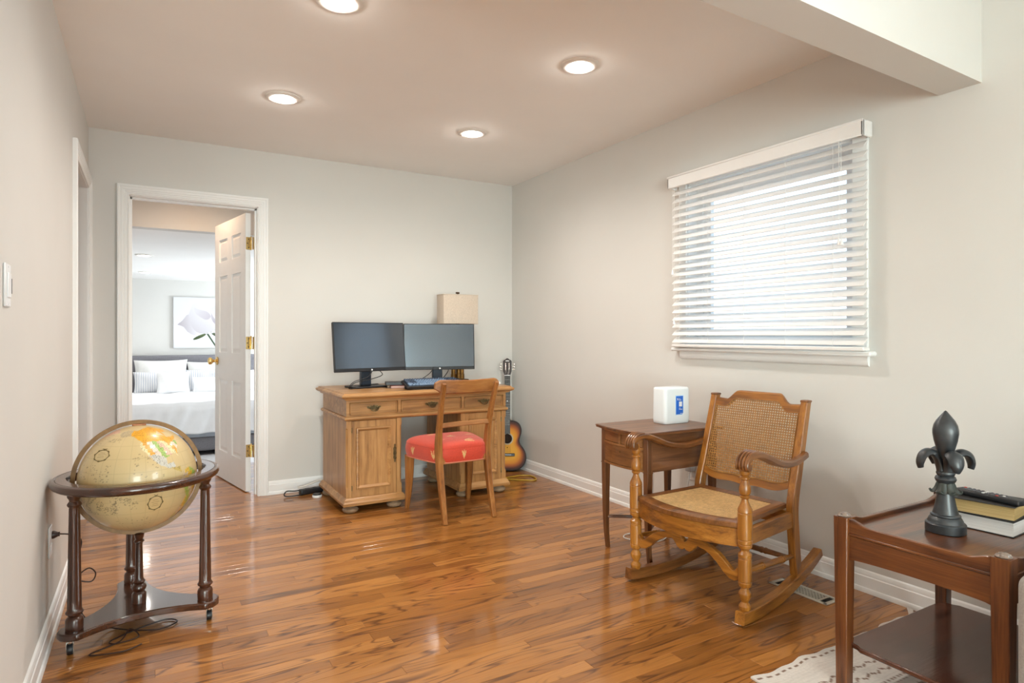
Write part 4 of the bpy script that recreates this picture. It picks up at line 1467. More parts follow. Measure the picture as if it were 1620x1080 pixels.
# horizon ring
rp = [(.2330, .566), (.2330, .596), (.2345, .598), (.268, .598), (.270, .5955), (.272, .598), (.277, .598), (.284, .594), (.288, .587), (.288, .580), (.284, .573), (.278, .570), (.274, .566)]
m = M()
sg, n = 96, len(rp)
v = [(r * math.cos(2 * PI * i / sg), r * math.sin(2 * PI * i / sg), z) for r, z in rp for i in range(sg)]
f = [(j * sg + i, j * sg + (i + 1) % sg, ((j + 1) % n) * sg + (i + 1) % sg, ((j + 1) % n) * sg + i) for j in range(n) for i in range(sg)]
m.add(v, f)
hr = obj('horizon_ring', m, GWX, gl, world=False, ang=30, label='dark glossy wooden horizon ring')
v = []
for i in range(13):
    a = math.radians(262 + 22 * i / 12)
    v += [(.238 * math.cos(a), .238 * math.sin(a), .5988), (.247 * math.cos(a), .247 * math.sin(a), .5988)]
obj('brass_scale', M().add(v, [(2 * i, 2 * i + 1, 2 * i + 3, 2 * i + 2) for i in range(12)]), plain('worn_brass', (.45, .28, .10), .4, metal=.6), hr, world=False)
GC = .577
MERM = plain('meridian_bronze', (.19, .095, .026), .45, metal=.15, var=.25, scale=40)
m = M()
sg = 120
mp_ = [(.2085, -.004), (.2235, -.005), (.2245, -.003), (.2245, .003), (.2235, .005), (.2085, .004)]
v = [(r * math.cos(2 * PI * i / sg), d_, GC + r * math.sin(2 * PI * i / sg)) for r, d_ in mp_ for i in range(sg)]
n = len(mp_)
f = [(j * sg + i, ((j + 1) % n) * sg + i, ((j + 1) % n) * sg + (i + 1) % sg, j * sg + (i + 1) % sg) for j in range(n) for i in range(sg)]
m.add(v, [q[::-1] for q in f])
mer = obj('meridian_ring', m, MERM, gl, world=False, label='full bronze coloured meridian ring')
PIN = plain('copper_pin', (.28, .11, .05), .35, metal=.6)
obj('pole_pin', M().rbox(-.024, .024, -.007, .007, GC + .2005, GC + .2105, .004, 3), PIN, mer, world=False)
obj('pole_pin', M().rbox(-.018, .018, -.007, .007, GC - .2105, GC - .2005, .004, 3), PIN, mer, world=False)
for sx_ in (-1, 1):
    obj('ring_clip', M().box(sx_ * .229 - .008, sx_ * .229 + .008, -.010, .010, .596, .601, .002), BLACKP, mer, world=False)

# the printed sphere
GR = .2035
NLO, NLA = 480, 240
lon = np.linspace(0, 360, NLO, endpoint=False)
lat = np.linspace(-90, 90, NLA + 1)
LA, LO = np.meshgrid(lat, lon, indexing='ij')
rng = np.random.default_rng(5)


def inside(poly):
    P = np.array([((a + 360) % 360, b) for a, b in poly])
    x, y = LO, LA
    r = np.zeros(x.shape, bool)
    j = len(P) - 1
    for i in range(len(P)):
        xi, yi, xj, yj = P[i, 0], P[i, 1], P[j, 0], P[j, 1]
        if yi != yj:
            r ^= ((yi > y) != (yj > y)) & (x < (xj - xi) * (y - yi) / (yj - yi) + xi)
        j = i
    return r


def field(scale, seed):
    """smooth lat/lon noise"""
    g = np.random.default_rng(seed)
    out_ = np.zeros(LO.shape)
    for _ in range(10):
        a, b, p1, p2 = g.uniform(-1, 1, 4)
        out_ += np.sin(np.radians(LO) * round(a * scale) + p1 * 6 + np.radians(LA) * b * scale + p2 * 6)
    return out_ / 10


jl = field(40, 1) * 2.2
LO0, LA0 = LO.copy(), LA.copy()
LO, LA = LO + jl, LA + field(46, 2) * 1.8
lands = {
    'alaska': ([(-168, 66), (-156, 71), (-141, 70), (-141, 60), (-152, 59), (-165, 54.5), (-158, 58), (-165, 61)], (.46, .35, .20)),
    'canada': ([(-141, 70), (-128, 70), (-115, 74), (-95, 77), (-80, 75), (-62, 66), (-64, 60), (-77, 63), (-79, 54), (-85, 56), (-94, 60), (-84, 66), (-79, 52), (-70, 52), (-56, 52), (-66, 48), (-83, 44), (-95, 49), (-123, 49), (-130, 55), (-141, 60)], (.70, .33, .022)),
    'us': ([(-124, 49), (-95, 49), (-83, 44), (-67, 47), (-75, 38), (-81, 30), (-80, 25), (-84, 30), (-97, 27), (-106, 32), (-117, 32.5), (-124, 40)], (.66, .50, .36)),
    'mexico': ([(-117, 32.5), (-106, 32), (-97, 27), (-97, 20), (-90, 21), (-88, 15), (-95, 15.5), (-105, 20), (-112, 27)], (.55, .52, .45)),
    'central': ([(-94, 16), (-88, 16), (-83, 15), (-81, 8), (-84, 9)], (.50, .36, .10)),
    'south': ([(-79, 9), (-72, 12), (-60, 8), (-50, 0), (-35, -6), (-40, -20), (-58, -38), (-68, -54), (-75, -48), (-71, -20), (-81, -5)], (.42, .44, .10)),
    'siberia': ([(100, 77), (140, 74), (170, 70), (180, 69), (-170 + 360 - 360, 66), (178, 63), (164, 60), (157, 51), (155, 59), (140, 54), (130, 43), (122, 38), (122, 30), (110, 20), (100, 10)], (.66, .40, .27)),
    'australia': ([(114, -22), (122, -17), (131, -12), (136, -12), (142, -11), (146, -19), (153, -27), (150, -37), (140, -38), (131, -32), (116, -35)], (.60, .40, .20)),
}
col = np.zeros(LO.shape + (3,))
col[...] = (.57, .43, .22)
col *= (1 + .06 * field(9, 3)[..., None])
stain = np.clip(field(7, 4) * 1.8, 0, 1)[..., None]
col = col * (1 - .30 * stain) + np.array((.50, .27, .08)) * .30 * stain
# paler water off the coasts
for nm, (poly, c_) in lands.items():
    if nm == 'siberia':
        poly = [(a if a > 0 else a + 360, b) for a, b in poly]
        poly = [(100, 77), (140, 74), (170, 70), (186, 67), (178, 63), (164, 60), (157, 51), (155, 59), (140, 54), (130, 43), (122, 38), (122, 30), (110, 20), (100, 10)]
    k = inside(poly)
    cc = np.ones(LO.shape + (3,)) * np.array(c_)
    if nm == 'us':
        z = np.floor(LO / 6.5 + np.floor(LA / 5) * .37).astype(int) % 5
        pal = np.array([(.70, .34, .05), (.72, .56, .45), (.30, .44, .10), (.66, .42, .30), (.68, .60, .34)])
        cc = pal[z]
    if nm == 'canada':
        cc = cc * (1 + .18 * field(30, 6)[..., None])
    if nm == 'south':
        z = np.floor(LO / 8 + np.floor(LA / 7) * .6).astype(int) % 3
        cc = np.array([(.66, .40, .05), (.34, .42, .09), (.62, .46, .30)])[z]
    spk = rng.random(LO.shape) < .16
    cc = np.where(spk[..., None], cc * .55, cc)
    col[k] = cc[k]
LO, LA = LO0, LA0
# island specks and coast lettering
for (a0, a1, b0, b1, dens) in ((160, 212, -30, -4, .26), (172, 206, 6, 24, .06), (206, 232, -24, -8, .14), (150, 180, 45, 62, .05), (180, 206, 50, 56, .20), (225, 255, 22, 36, .05), (225, 268, 8, 22, .025), (200, 250, -60, -35, .015), (135, 170, 0, 40, .02)):
    reg = (LO > a0) & (LO < a1) & (LA > b0) & (LA < b1) & (field(25, int(a0)) > -.12)
    k = reg & (rng.random(LO.shape) < dens)
    k |= np.roll(k, 1, 1) & (rng.random(LO.shape) < .5)
    col[k] = col[k] * .45
# graticule
gl_ = ((np.abs((LO + 7.5) % 15 - 7.5) < .4) | (np.abs((LA + 7.5) % 15 - 7.5) < .38)) & (np.abs(LA) < 80)
col[gl_] *= .88
eq = np.abs(LA) < .5
col[eq] *= .6
bl_ = np.radians(LA)
dl = np.radians(LO - 233)
VX, VY, VZ = GR * np.cos(bl_) * np.sin(dl), -GR * np.cos(bl_) * np.cos(dl), GR * np.sin(bl_)
m = M()
m.v = [(float(a), float(b), float(c_) + GC) for a, b, c_ in zip(VX.ravel(), VY.ravel(), VZ.ravel())]
m.f = [(j * NLO + i, j * NLO + (i + 1) % NLO, (j + 1) * NLO + (i + 1) % NLO, (j + 1) * NLO + i) for j in range(NLA) for i in range(NLO)]
m.c = np.concatenate([col.reshape(-1, 3), np.ones((col.shape[0] * col.shape[1], 1))], 1)
sp_ = obj('globe_sphere', m, painted('globe_print', .33, .5, .35), gl, world=False, label='cream coloured printed globe with orange North America', ang=80)
CRT = plain('cartouche_olive', (.16, .11, .035), .5)


def on_globe(latd, dlon, u, v_, lift=.0006):
    """point near (lat, dlon) offset u east, v north, in metres"""
    b = math.radians(latd) + v_ / GR
    a = math.radians(dlon) + u / (GR * math.cos(math.radians(latd)))
    q = GR + lift
    return (q * math.cos(b) * math.sin(a), -q * math.cos(b) * math.cos(a), GC + q * math.sin(b))


def cartouche(latd, dlon, ru, rv, crown):
    m = M()
    m.tube([on_globe(latd, dlon, ru * math.cos(2 * PI * i / 40) * (1 + .05 * math.cos(8 * 2 * PI * i / 40)), rv * math.sin(2 * PI * i / 40)) for i in range(40)], .0016, 5, closed=True)
    for k in range(8):
        a = 2 * PI * k / 8
        m.tube([on_globe(latd, dlon, ru * 1.04 * math.cos(a + d_), rv * 1.04 * math.sin(a + d_)) for d_ in (-.2, -.07, .07, .2)], [.0006, .0030, .0030, .0006], 5)
    for dx in (-.008, -.003, .003, .008) if crown else (-.004, .004):
        m.tube([on_globe(latd, dlon, dx * .3, rv), on_globe(latd, dlon, dx, rv * 1.22), on_globe(latd, dlon, dx * 1.8, rv * 1.22)], [.0012, .0010, .0004], 5)
    for i, wd in enumerate((.5, .8, .55, .7)):
        v_ = rv * (.45 - .28 * i)
        m.tube([on_globe(latd, dlon, -ru * wd * .7, v_), on_globe(latd, dlon, ru * wd * .7, v_)], .00045, 4)
    obj('cartouche', m, CRT, sp_, world=False)


cartouche(34.4, -44.7, .031, .022, True)
cartouche(-19.6, 16.3, .024, .028, False)
# globe's flex and plug
pl_ = thing('power_plug', 'dark brown plug and flex running from the wall outlet to the globe', 'plug', (L + .0085, 2.925, .378))
BRN = plain('brown_flex', (.030, .012, .008), .45)
obj('plug_body', M().lathe([(.0, 0), (.015, 0), (.015, .006), (.012, .012), (.008, .020), (.009, .024), (.0, .025)], 14, T=TR(L + .0085, 2.925, .378, ry=PI / 2)), BRN, pl_)
obj('flex', M().tube(smooth([(L + .033, 2.925, .378), (-.25, 2.91, .372), (-.22, 2.90, .345), (-.235, 2.88, .28), (-.24, 2.87, .22), (-.19, 2.885, .19), (-.175, 2.90, .215), (-.20, 2.91, .235), (-.235, 2.89, .20), (-.22, 2.85, .10), (-.17, 2.84, .03), (-.12, 2.86, .006), (-.05, 2.80, .005), (.04, 2.76, .005), (.10, 2.80, .005), (.06, 2.84, .005), (-.04, 2.80, .005), (-.12, 2.74, .005), (-.10, 2.71, .005), (-.03, 2.73, .005), (-.06, 2.78, .02), (-.09, 2.72, .006), (-.18, 2.66, .005), (-.08, 2.63, .005), (-.02, 2.66, .005)], 6), .0026, 6), BRN, pl_)

# ================================================================== SIDE TABLE (by the window)
stb = thing('side_table', 'small walnut drawer table with tapered legs behind the rocking chair', 'side table', (2.345, 2.455, 0))
SW = ((.075, .026, .009), (.15, .056, .019), (.22, .09, .032))
SWX, SWZ, SWY = wood('walnut_x', SW, .38, 'x', coat=.25), wood('walnut_z', SW, .38, 'z', coat=.25), wood('walnut_y', ((.14, .052, .014), (.24, .10, .03), (.33, .15, .05)), .38, 'y', coat=.25)
tx0, tx1, ty0, ty1, tz = 2.105, 2.585, 2.297, 2.655, .660
# bowed front edge (facing the room, -x)
ol = [(tx1 + .03, ty0 - .022), (tx1 + .03, ty1 + .022)]
for i in range(13):
    u = i / 12
    ol.append((tx0 - .022 - .030 * math.sin(PI * u), ty1 + .022 - (ty1 - ty0 + .044) * u))
obj('table_top', M().prism(ol, tz - .016, tz), SWX, stb, bev=.003)
m = M()
for k in range(66):
    x = tx0 - .02 + (tx1 - tx0 + .05) * k / 65
    m.lathe([(0, -.002), (.0028, -.001), (.0028, .001), (0, .002)], 6, c=(x, ty0 - .023, tz - .004))
for k in range(50):
    u = k / 49
    m.lathe([(0, -.002), (.0028, -.001), (.0028, .001), (0, .002)], 6, c=(tx0 - .023 - .030 * math.sin(PI * u), ty1 + .022 - (ty1 - ty0 + .044) * u, tz - .004))
obj('beaded_edge', m, SWX, stb)['kind'] = 'stuff'
za0, za1 = .462, tz - .016
obj('apron_side', M().box(tx0 + .01, tx1 - .01, ty0, ty0 + .018, za0, za1), SWX, stb, flat=True)
obj('apron_side', M().box(tx0 + .01, tx1 - .01, ty1 - .018, ty1, za0, za1), SWX, stb, flat=True)
obj('apron_back', M().box(tx1 - .018, tx1, ty0 + .01, ty1 - .01, za0, za1), SWY, stb, flat=True)


def bow(y):
    return tx0 - .028 * math.sin(PI * (y - ty0) / (ty1 - ty0))


def bowed(y0, y1, z0, z1, out_, dep, n=8):
    m = M()
    o_ = [(bow(y0 + (y1 - y0) * i / n) - out_, y0 + (y1 - y0) * i / n) for i in range(n + 1)]
    o_ += [(x + dep + out_, y) for x, y in o_[::-1]]
    m.prism(o_, z0, z1)
    return m


zc = .575
m = bowed(ty0 + .03, ty1 - .03, za1 - .012, za1, 0, .02)
for q in (bowed(ty0 + .03, ty1 - .03, zc - .006, zc + .006, 0, .02), bowed(ty0 + .03, ty1 - .03, za0, za0 + .010, 0, .02), bowed((ty0 + ty1) / 2 - .007, (ty0 + ty1) / 2 + .007, zc, za1, 0, .02, 2)):
    m.add(q.v, q.f)
obj('front_frame', m, wood('walnut_light', ((.19, .075, .02), (.30, .13, .04), (.38, .18, .06)), .38, 'y', coat=.25), stb, flat=True)
ymid = (ty0 + ty1) / 2
for (y0, y1, z0, z1) in ((ty0 + .034, ymid - .009, zc + .008, za1 - .014), (ymid + .009, ty1 - .034, zc + .008, za1 - .014), (ty0 + .034, ty1 - .034, za0 + .012, zc - .008)):
    d_ = obj('drawer', bowed(y0, y1, z0, z1, -.005, .3), SWY, stb, flat=True)
    if z0 < zc:
        obj('keyhole', M().lathe([(0, 0), (.004, 0), (.004, .001), (0, .001)], 10, T=TR(bow((y0 + y1) / 2) + .0025, (y0 + y1) / 2, (z0 + z1) / 2 + .02, ry=-PI / 2)), BRZ, d_)
for (x, y, fr_) in ((tx0 + .016, ty0 + .016, 1), (tx0 + .016, ty1 - .016, 1), (tx1 - .016, ty0 + .016, 0), (tx1 - .016, ty1 - .016, 0)):
    sx_ = .012 if fr_ else -.006
    pts = [(x + sx_ * 1.2, y, 0), (x + sx_ * .3, y, .10), (x, y, .25), (x, y, za0), (x, y, za1)]
    lg = obj('leg', M().limb(pts, [(.019, .019), (.022, .022), (.028, .028), (.034, .034), (.034, .034)], (1, 0, 0), ch=.06, sub=4), SWZ, stb, ang=25)
    obj('collar', M().box(x - .0185, x + .0185, y - .0185, y + .0185, za0 - .006, za0 - .001, .001), SWX, lg)
for a, b_ in (((tx0 + .02, ty0 + .02), (tx1 - .02, ty1 - .02)), ((tx0 + .02, ty1 - .02), (tx1 - .02, ty0 + .02))):
    md = ((a[0] + b_[0]) / 2, (a[1] + b_[1]) / 2, .168)
    obj('stretcher', M().limb([(a[0], a[1], .168), md, (b_[0], b_[1], .168)], (.016, .014), (0, 0, 1), sub=1), SWX, stb)

# router
rt = thing('router', 'white upright wifi router with a blue sticker on the side table', 'router', (2.46, 2.505, tz))
RO = plain('router_white', (.78, .82, .84), .45, var=.01)
ol = rrect(2.370, 2.556, 2.452, 2.556, .020, 6)
obj('housing', M().loft(ol, [(.95, .92, tz + .001), (.985, .975, tz + .006), (1, 1, tz + .02), (.985, .98, tz + .18), (.97, .96, tz + .189), (.92, .88, tz + .194)]), RO, rt, ang=50)
obj('sticker_border', M().prism([(2.444, tz + .046), (2.494, tz + .046), (2.503, tz + .056), (2.503, tz + .152), (2.444, tz + .152)], 2.4515, 2.4535, 'y'), plain('pale_blue', (.50, .70, .90), .4), rt, flat=True)
stk = obj('sticker', M().prism([(2.448, tz + .050), (2.492, tz + .050), (2.499, tz + .058), (2.499, tz + .148), (2.448, tz + .148)], 2.4508, 2.4518, 'y'), plain('sticker_blue', (.010, .13, .60), .4), rt, flat=True, label='blue sticker with small white print')
m = M()
for (x0, x1, z0, z1) in ((2.457, 2.463, .126, .136), (2.455, 2.460, .133, .137), (2.468, 2.478, .132, .1345), (2.468, 2.486, .125, .128), (2.469, 2.491, .092, .118), (2.469, 2.479, .082, .0845), (2.469, 2.493, .075, .078), (2.478, 2.492, .054, .056)):
    m.box(x0, x1, 2.4502, 2.4509, tz + z0, tz + z1)
obj('print', m, WHITEP, stk, flat=True)
obj('status_light', M().lathe([(0, 0), (.0022, 0), (.0022, .001), (0, .001)], 10, T=TR(2.3735, 2.505, tz + .034, ry=-PI / 2)), plain('led', (1, 1, 1), .4, emit=2.0), rt)
solo('cable', M().tube(smooth([(2.553, 2.53, tz + .03), (2.57, 2.53, tz + .025), (2.60, 2.56, tz + .02), (2.64, 2.60, tz + .0), (2.69, 2.63, .55), (2.72, 2.63, .45), (2.735, 2.62, .38)], 6), .0022, 6), CORD, 'thin grey cable from the router down to the wall outlet', 'cable', (2.735, 2.62, .37))
solo('adapter', M().rbox(R - .05, R - .009, 2.592, 2.638, .345, .400, .006, 2), plain('grey_adapter', (.45, .45, .46), .5), 'grey power adapter in the outlet behind the side table', 'adapter', (R - .03, 2.615, .345))
solo('cable', M().tube(smooth([(R - .03, 2.615, .345), (2.70, 2.63, .20), (2.66, 2.66, .05), (2.60, 2.66, .006), (2.50, 2.58, .005), (2.40, 2.56, .005), (2.33, 2.62, .005), (2.30, 2.70, .005), (2.36, 2.74, .005), (2.46, 2.68, .009), (2.55, 2.58, .005), (2.62, 2.50, .005)], 7), .0028, 6), CORD, 'white cord coiled on the floor under the side table', 'cord', (2.5, 2.6, 0))
gp = thing('cable_tag', 'bright green tag on a white cord hanging behind the side table', 'tag', (2.50, 2.68, .0))
obj('cord', M().tube(smooth([(2.55, 2.66, .58), (2.50, 2.675, .45), (2.497, 2.68, .30), (2.495, 2.685, .10), (2.50, 2.70, .004)], 5), .003, 6), CORD, gp)
obj('tag', M().box(2.484, 2.512, 2.672, 2.678, .355, .402, .001), plain('tag_green', (.10, .62, .03), .5), gp)

# ================================================================== ROCKING CHAIR
rk = thing('rocking_chair', 'antique wooden rocking chair with woven cane seat and back', 'rocking chair', (1.995, 1.94, 0), math.radians(7.0))
RW = ((.13, .042, .006), (.30, .108, .013), (.45, .185, .030))
RKX, RKZ, RKY = wood('rocker_wood_x', RW, .33, 'x', coat=.35), wood('rocker_wood_z', RW, .33, 'z', coat=.35), wood('rocker_wood_y', RW, .33, 'y', coat=.35)
RD = ((.085, .028, .007), (.17, .060, .014), (.26, .10, .026))
RKD = wood('rocker_dark', RD, .3, 'x', coat=.4)
hl = lambda z: .427 + (z - .38) * .285                # backward lean of the back
for s_ in (-1, 1):
    pts, szs = [], []
    for i in range(15):
        a = -.045 + .725 * i / 14
        yv = s_ * (.287 + (.228 - .287) * (a + .045) / .725)
        zb = (a - .135) ** 2 / 2.75
        hgt = .050 if a < .5 else .050 - .012 * (a - .5) / .18
        pts.append((a, yv, zb + hgt / 2))
        szs.append((.040, hgt))
    obj('rocker_rail', M().limb(pts, szs, (0, 1, 0), ch=.10, sub=2), RKX if s_ < 0 else RKD, rk, world=False)
    # turned front post
    pp_ = [(.0, .052), (.018, .052), (.023, .062), (.024, .072), (.017, .082), (.013, .087), (.018, .097), (.0245, .112), (.0245, .122), (.017, .136), (.014, .142), (.022, .148), (.026, .156), (.0265, .165), (.0245, .168), (.0265, .171), (.026, .255), (.0245, .258), (.026, .261), (.0245, .264), (.0265, .267), (.0265, .276), (.019, .284), (.015, .290), (.019, .296), (.026, .303), (.0275, .312), (.0255, .315), (.0285, .319), (.0285, .330), (.0265, .333), (.0285, .336), (.0285, .435), (.0265, .438), (.0285, .441), (.0275, .452), (.021, .466), (.014, .482), (.0125, .492), (.019, .497), (.020, .503), (.015, .507), (.021, .513), (.0235, .524), (.022, .540), (.016, .556), (.0135, .566), (.019, .571), (.019, .577), (.014, .581), (.020, .590), (.021, .600), (.016, .615), (.013, .632)]
    obj('front_post', M().lathe(pp_, 28, c=(0, s_ * .281, 0)), RKZ, rk, world=False, ang=24)
    pts = [(.452, s_ * .245, .085), (.438, s_ * .243, .22), (.429, s_ * .241, .38), (hl(.52), s_ * .239, .52), (hl(.68), s_ * .237, .68), (hl(.835), s_ * .236, .835)]
    obj('back_post', M().limb(pts, [(.034, .048), (.034, .048), (.034, .050), (.034, .044), (.034, .040), (.032, .036)], (0, 1, 0), ch=.10), RKZ, rk, world=False)
    obj('post_cap', M().rbox(hl(.835) - .020, hl(.835) + .020, s_ * .236 - .019, s_ * .236 + .019, .830, .842, .005, 2), RKD, rk, world=False)
    # scrolled arm
    ap = [(.500, s_ * .262, .604), (.42, s_ * .270, .590), (.32, s_ * .279, .588), (.22, s_ * .287, .607), (.13, s_ * .291, .640), (.06, s_ * .291, .661), (.01, s_ * .290, .660), (-.022, s_ * .289, .641), (-.030, s_ * .288, .618)]
    asz = [(.030, .030), (.032, .028), (.036, .028), (.042, .028), (.048, .028), (.052, .027), (.054, .026), (.054, .024), (.052, .018)]
    arm = obj('arm', M().limb(ap, asz, (0, 1, 0), ch=.22), RKD, rk, world=False, label='dark scrolled armrest')
    m = M().lathe([(0, -.027), (.014, -.027), (.017, -.022), (.017, .022), (.014, .027), (0, .027)], 16, T=TR(-.018, s_ * .288, .620, rx=PI / 2))
    for dy in (-.020, -.007, .007, .020):
        m.tube(smooth([(.045, s_ * .289 + dy * .9, .6745), (.005, s_ * .289 + dy, .6735), (-.026, s_ * .289 + dy, .655), (-.038, s_ * .289 + dy, .630), (-.034, s_ * .289 + dy, .612)], 4), .0058, 8)
    obj('arm_scroll', m, RKD, arm, world=False)
    # side rail of the seat and side stretcher
    obj('seat_side_rail', M().limb([(.01, s_ * .272, .335), (.42, s_ * .240, .328)], (.024, .066), (0, 1, 0), ch=.08, sub=1), RKX, rk, world=False)
    m = M()
    A, Bv = Vector((.015, s_ * .279, .205)), Vector((.435, s_ * .243, .165))
    prof = [(0, .008), (.05, .010), (.25, .0125), (.27, .015), (.29, .0115), (.31, .015), (.33, .0125), (.5, .013), (.68, .0125), (.70, .015), (.72, .0115), (.74, .015), (.76, .0125), (.95, .010), (1, .008)]
    m.tube([tuple(A.lerp(Bv, t_)) for t_, r in prof], [r for t_, r in prof], 14)
    obj('side_stretcher', m, RKX, rk, world=False)
A, Bv = Vector((.436, -.24, .150)), Vector((.436, .24, .150))
obj('rear_stretcher', M().tube([tuple(A.lerp(Bv, t_)) for t_, r in prof], [r for t_, r in prof], 14), RKD, rk, world=False)
obj('seat_back_rail', M().box(.405, .427, -.235, .235, .30, .365, .003), RKY, rk, world=False)
# bowed front rail
fb = lambda y, d: d - .072 * (1 - min(1, abs(y / .262)) ** 2)
ol = [(fb(-.262 + .524 * i / 20, -.002), -.262 + .524 * i / 20) for i in range(21)] + [(fb(.262 - .524 * i / 20, .024), .262 - .524 * i / 20) for i in range(21)]
obj('front_rail', M().prism(ol, .296, .370), RKY, rk, world=False, bev=.003)
# seat frame with opening for the cane
NF = 20
outp = [(fb(-.258 + .516 * i / NF, -.012), -.258 + .516 * i / NF) for i in range(NF + 1)] + [(.415, .222), (.415, -.222)]
inn = [(fb(-.215 + .430 * i / NF, .050), -.215 + .430 * i / NF) for i in range(NF + 1)] + [(.360, .186), (.360, -.186)]
n = len(outp)
v = [(x, y, .374) for x, y in outp] + [(x, y, .392) for x, y in outp] + [(x, y, .397) for x, y in [(q[0] * .97 + .006, q[1] * .97) for q in outp]] + [(x, y, .395) for x, y in inn] + [(x, y, .374) for x, y in inn]
f = []
for i in range(n):
    j = (i + 1) % n
    for k in range(5):
        k2 = (k + 1) % 5
        f.append((k * n + i, k * n + j, k2 * n + j, k2 * n + i))
obj('seat_rim', M().add(v, [q[::-1] for q in f]), RKD, rk, world=False)
CANE = plain('cane', (.30, .135, .030), .45, var=.25, scale=70)
CANE_S = plain('cane_pale', (.56, .36, .16), .45, var=.2, scale=70)


def lattice(m, fn, u0, u1, vlo, vhi, pitch, wd, th_):
    nu = int(round((u1 - u0) / pitch))
    for i in range(nu + 1):
        u = u0 + (u1 - u0) * i / nu
        a, b_ = vlo(u), vhi(u)
        if b_ - a < .01:
            continue
        c8 = [(u + du, vv, w_) for vv in (a, b_) for du, w_ in ((-wd / 2, 0), (wd / 2, 0), (wd / 2, th_), (-wd / 2, th_))]
        m.add([fn(*q) for q in c8], [(0, 1, 5, 4), (1, 2, 6, 5), (2, 3, 7, 6), (3, 0, 4, 7), (3, 2, 1, 0), (4, 5, 6, 7)])
    us = [u0 + (u1 - u0) * i / 90 for i in range(91)]
    v0, v1 = min(vlo(u) for u in us), max(vhi(u) for u in us)
    nv = int(round((v1 - v0) / pitch))
    for k in range(nv + 1):
        vv = v0 + (v1 - v0) * k / nv
        run = None
        for i, u in enumerate(us + [None]):
            ok = u is not None and vlo(u) - .001 <= vv <= vhi(u) + .001
            if ok and run is None:
                run = u
            if not ok and run is not None:
                a, b_ = run, us[i - 1]
                run = None
                if b_ - a < .012:
                    continue
                c8 = [(uu, vv + dv, w_ + .0006) for uu in (a, b_) for dv, w_ in ((-wd / 2, 0), (wd / 2, 0), (wd / 2, th_), (-wd / 2, th_))]
                m.add([fn(*q) for q in c8], [(4, 5, 1, 0), (5, 6, 2, 1), (6, 7, 3, 2), (7, 4, 0, 3), (0, 1, 2, 3), (7, 6, 5, 4)])


m = M()
sag = lambda x, y: .3915 - .008 * max(0, 1 - ((x - .15) / .22) ** 2) * max(0, 1 - (y / .22) ** 2)
lattice(m, lambda u, v_, w_: (v_, u, .3915 + w_), -.222, .222, lambda u: fb(u, .042), lambda u: .366, .0108, .0060, .0012)
obj('cane_seat', m, CANE_S, rk, world=False, flat=True, label='golden woven cane seat')['kind'] = 'stuff'


# back: serpentine rails and cane
def top_z(y):
    q = abs(y)
    if q < .105:
        return .862
    if q < .165:
        t_ = (q - .105) / .06
        return .862 - .045 * (t_ * t_ * (3 - 2 * t_))
    return .817 + .004 * (q - .165) / .06


def bot_z(y):
    q = abs(y) / .222
    return .478 + .014 * q * q * q - .012 * (1 - q * q) + .006 * math.sin(q * PI * 2)


def rail(zlo, zhi, dep, n=40):
    v, f = [], []
    for i in range(n + 1):
        y = -.225 + .45 * i / n
        a, b_ = zlo(y), zhi(y)
        for z, dx in ((a, -dep / 2), (a, dep / 2), (b_ - .005, dep / 2), (b_, dep / 2 - .006), (b_, -dep / 2 + .006), (b_ - .005, -dep / 2)):
            v.append((hl(z) + dx, y, z))
    for i in range(n):
        for k in range(6):
            k2 = (k + 1) % 6
            f.append((i * 6 + k, i * 6 + 6 + k, i * 6 + 6 + k2, i * 6 + k2))
    return M().add(v, [q[::-1] for q in f])


obj('crest_rail', rail(lambda y: top_z(y) - .040, top_z, .028), RKY, rk, world=False, label='serpentine crest rail')
obj('lower_back_rail', rail(lambda y: bot_z(y) - .036, bot_z, .026), RKY, rk, world=False)
m = M()
lattice(m, lambda u, v_, w_: (hl(v_) - .0135 + w_, u, v_), -.216, .216, lambda u: bot_z(u) - .006, lambda u: top_z(u) - .033, .0116, .0056, .0012)
obj('cane_back', m, CANE, rk, world=False, flat=True, label='open woven cane back panel')['kind'] = 'stuff'
m = M()
edge = [(y_, bot_z(y_) - .002) for y_ in [-.214 + .428 * i / 24 for i in range(25)]] + [(y_, top_z(y_) - .037) for y_ in [.214 - .428 * i / 40 for i in range(41)]]
m.tube([(hl(z) - .0145, y, z) for y, z in edge], .0026, 5, closed=True)
obj('cane_binding', m, CANE, rk, world=False)
# carved front stretcher, two scrolls meeting under the seat
hf = [(.272, .212), (.262, .218), (.250, .214), (.243, .203), (.234, .199), (.222, .203), (.200, .222), (.170, .246), (.140, .262), (.105, .272), (.075, .284), (.045, .286), (.022, .280), (.014, .262), (.0, .252)]
hb = [(.0, .224), (.010, .216), (.026, .214), (.040, .224), (.052, .240), (.066, .250), (.082, .246), (.100, .244), (.128, .232), (.160, .208), (.190, .180), (.215, .163), (.240, .158), (.262, .168), (.272, .180)]
full = [(y, z) for y, z in hf] + [(-y, z) for y, z in hf[-2::-1]] + [(-y, z) for y, z in hb[::-1]] + [(y, z) for y, z in hb[1:]]
obj('front_stretcher', M().prism(full[::-1], -.012, .012, 'x'), RKY, rk, world=False, bev=.003, label='carved scrolled front stretcher')

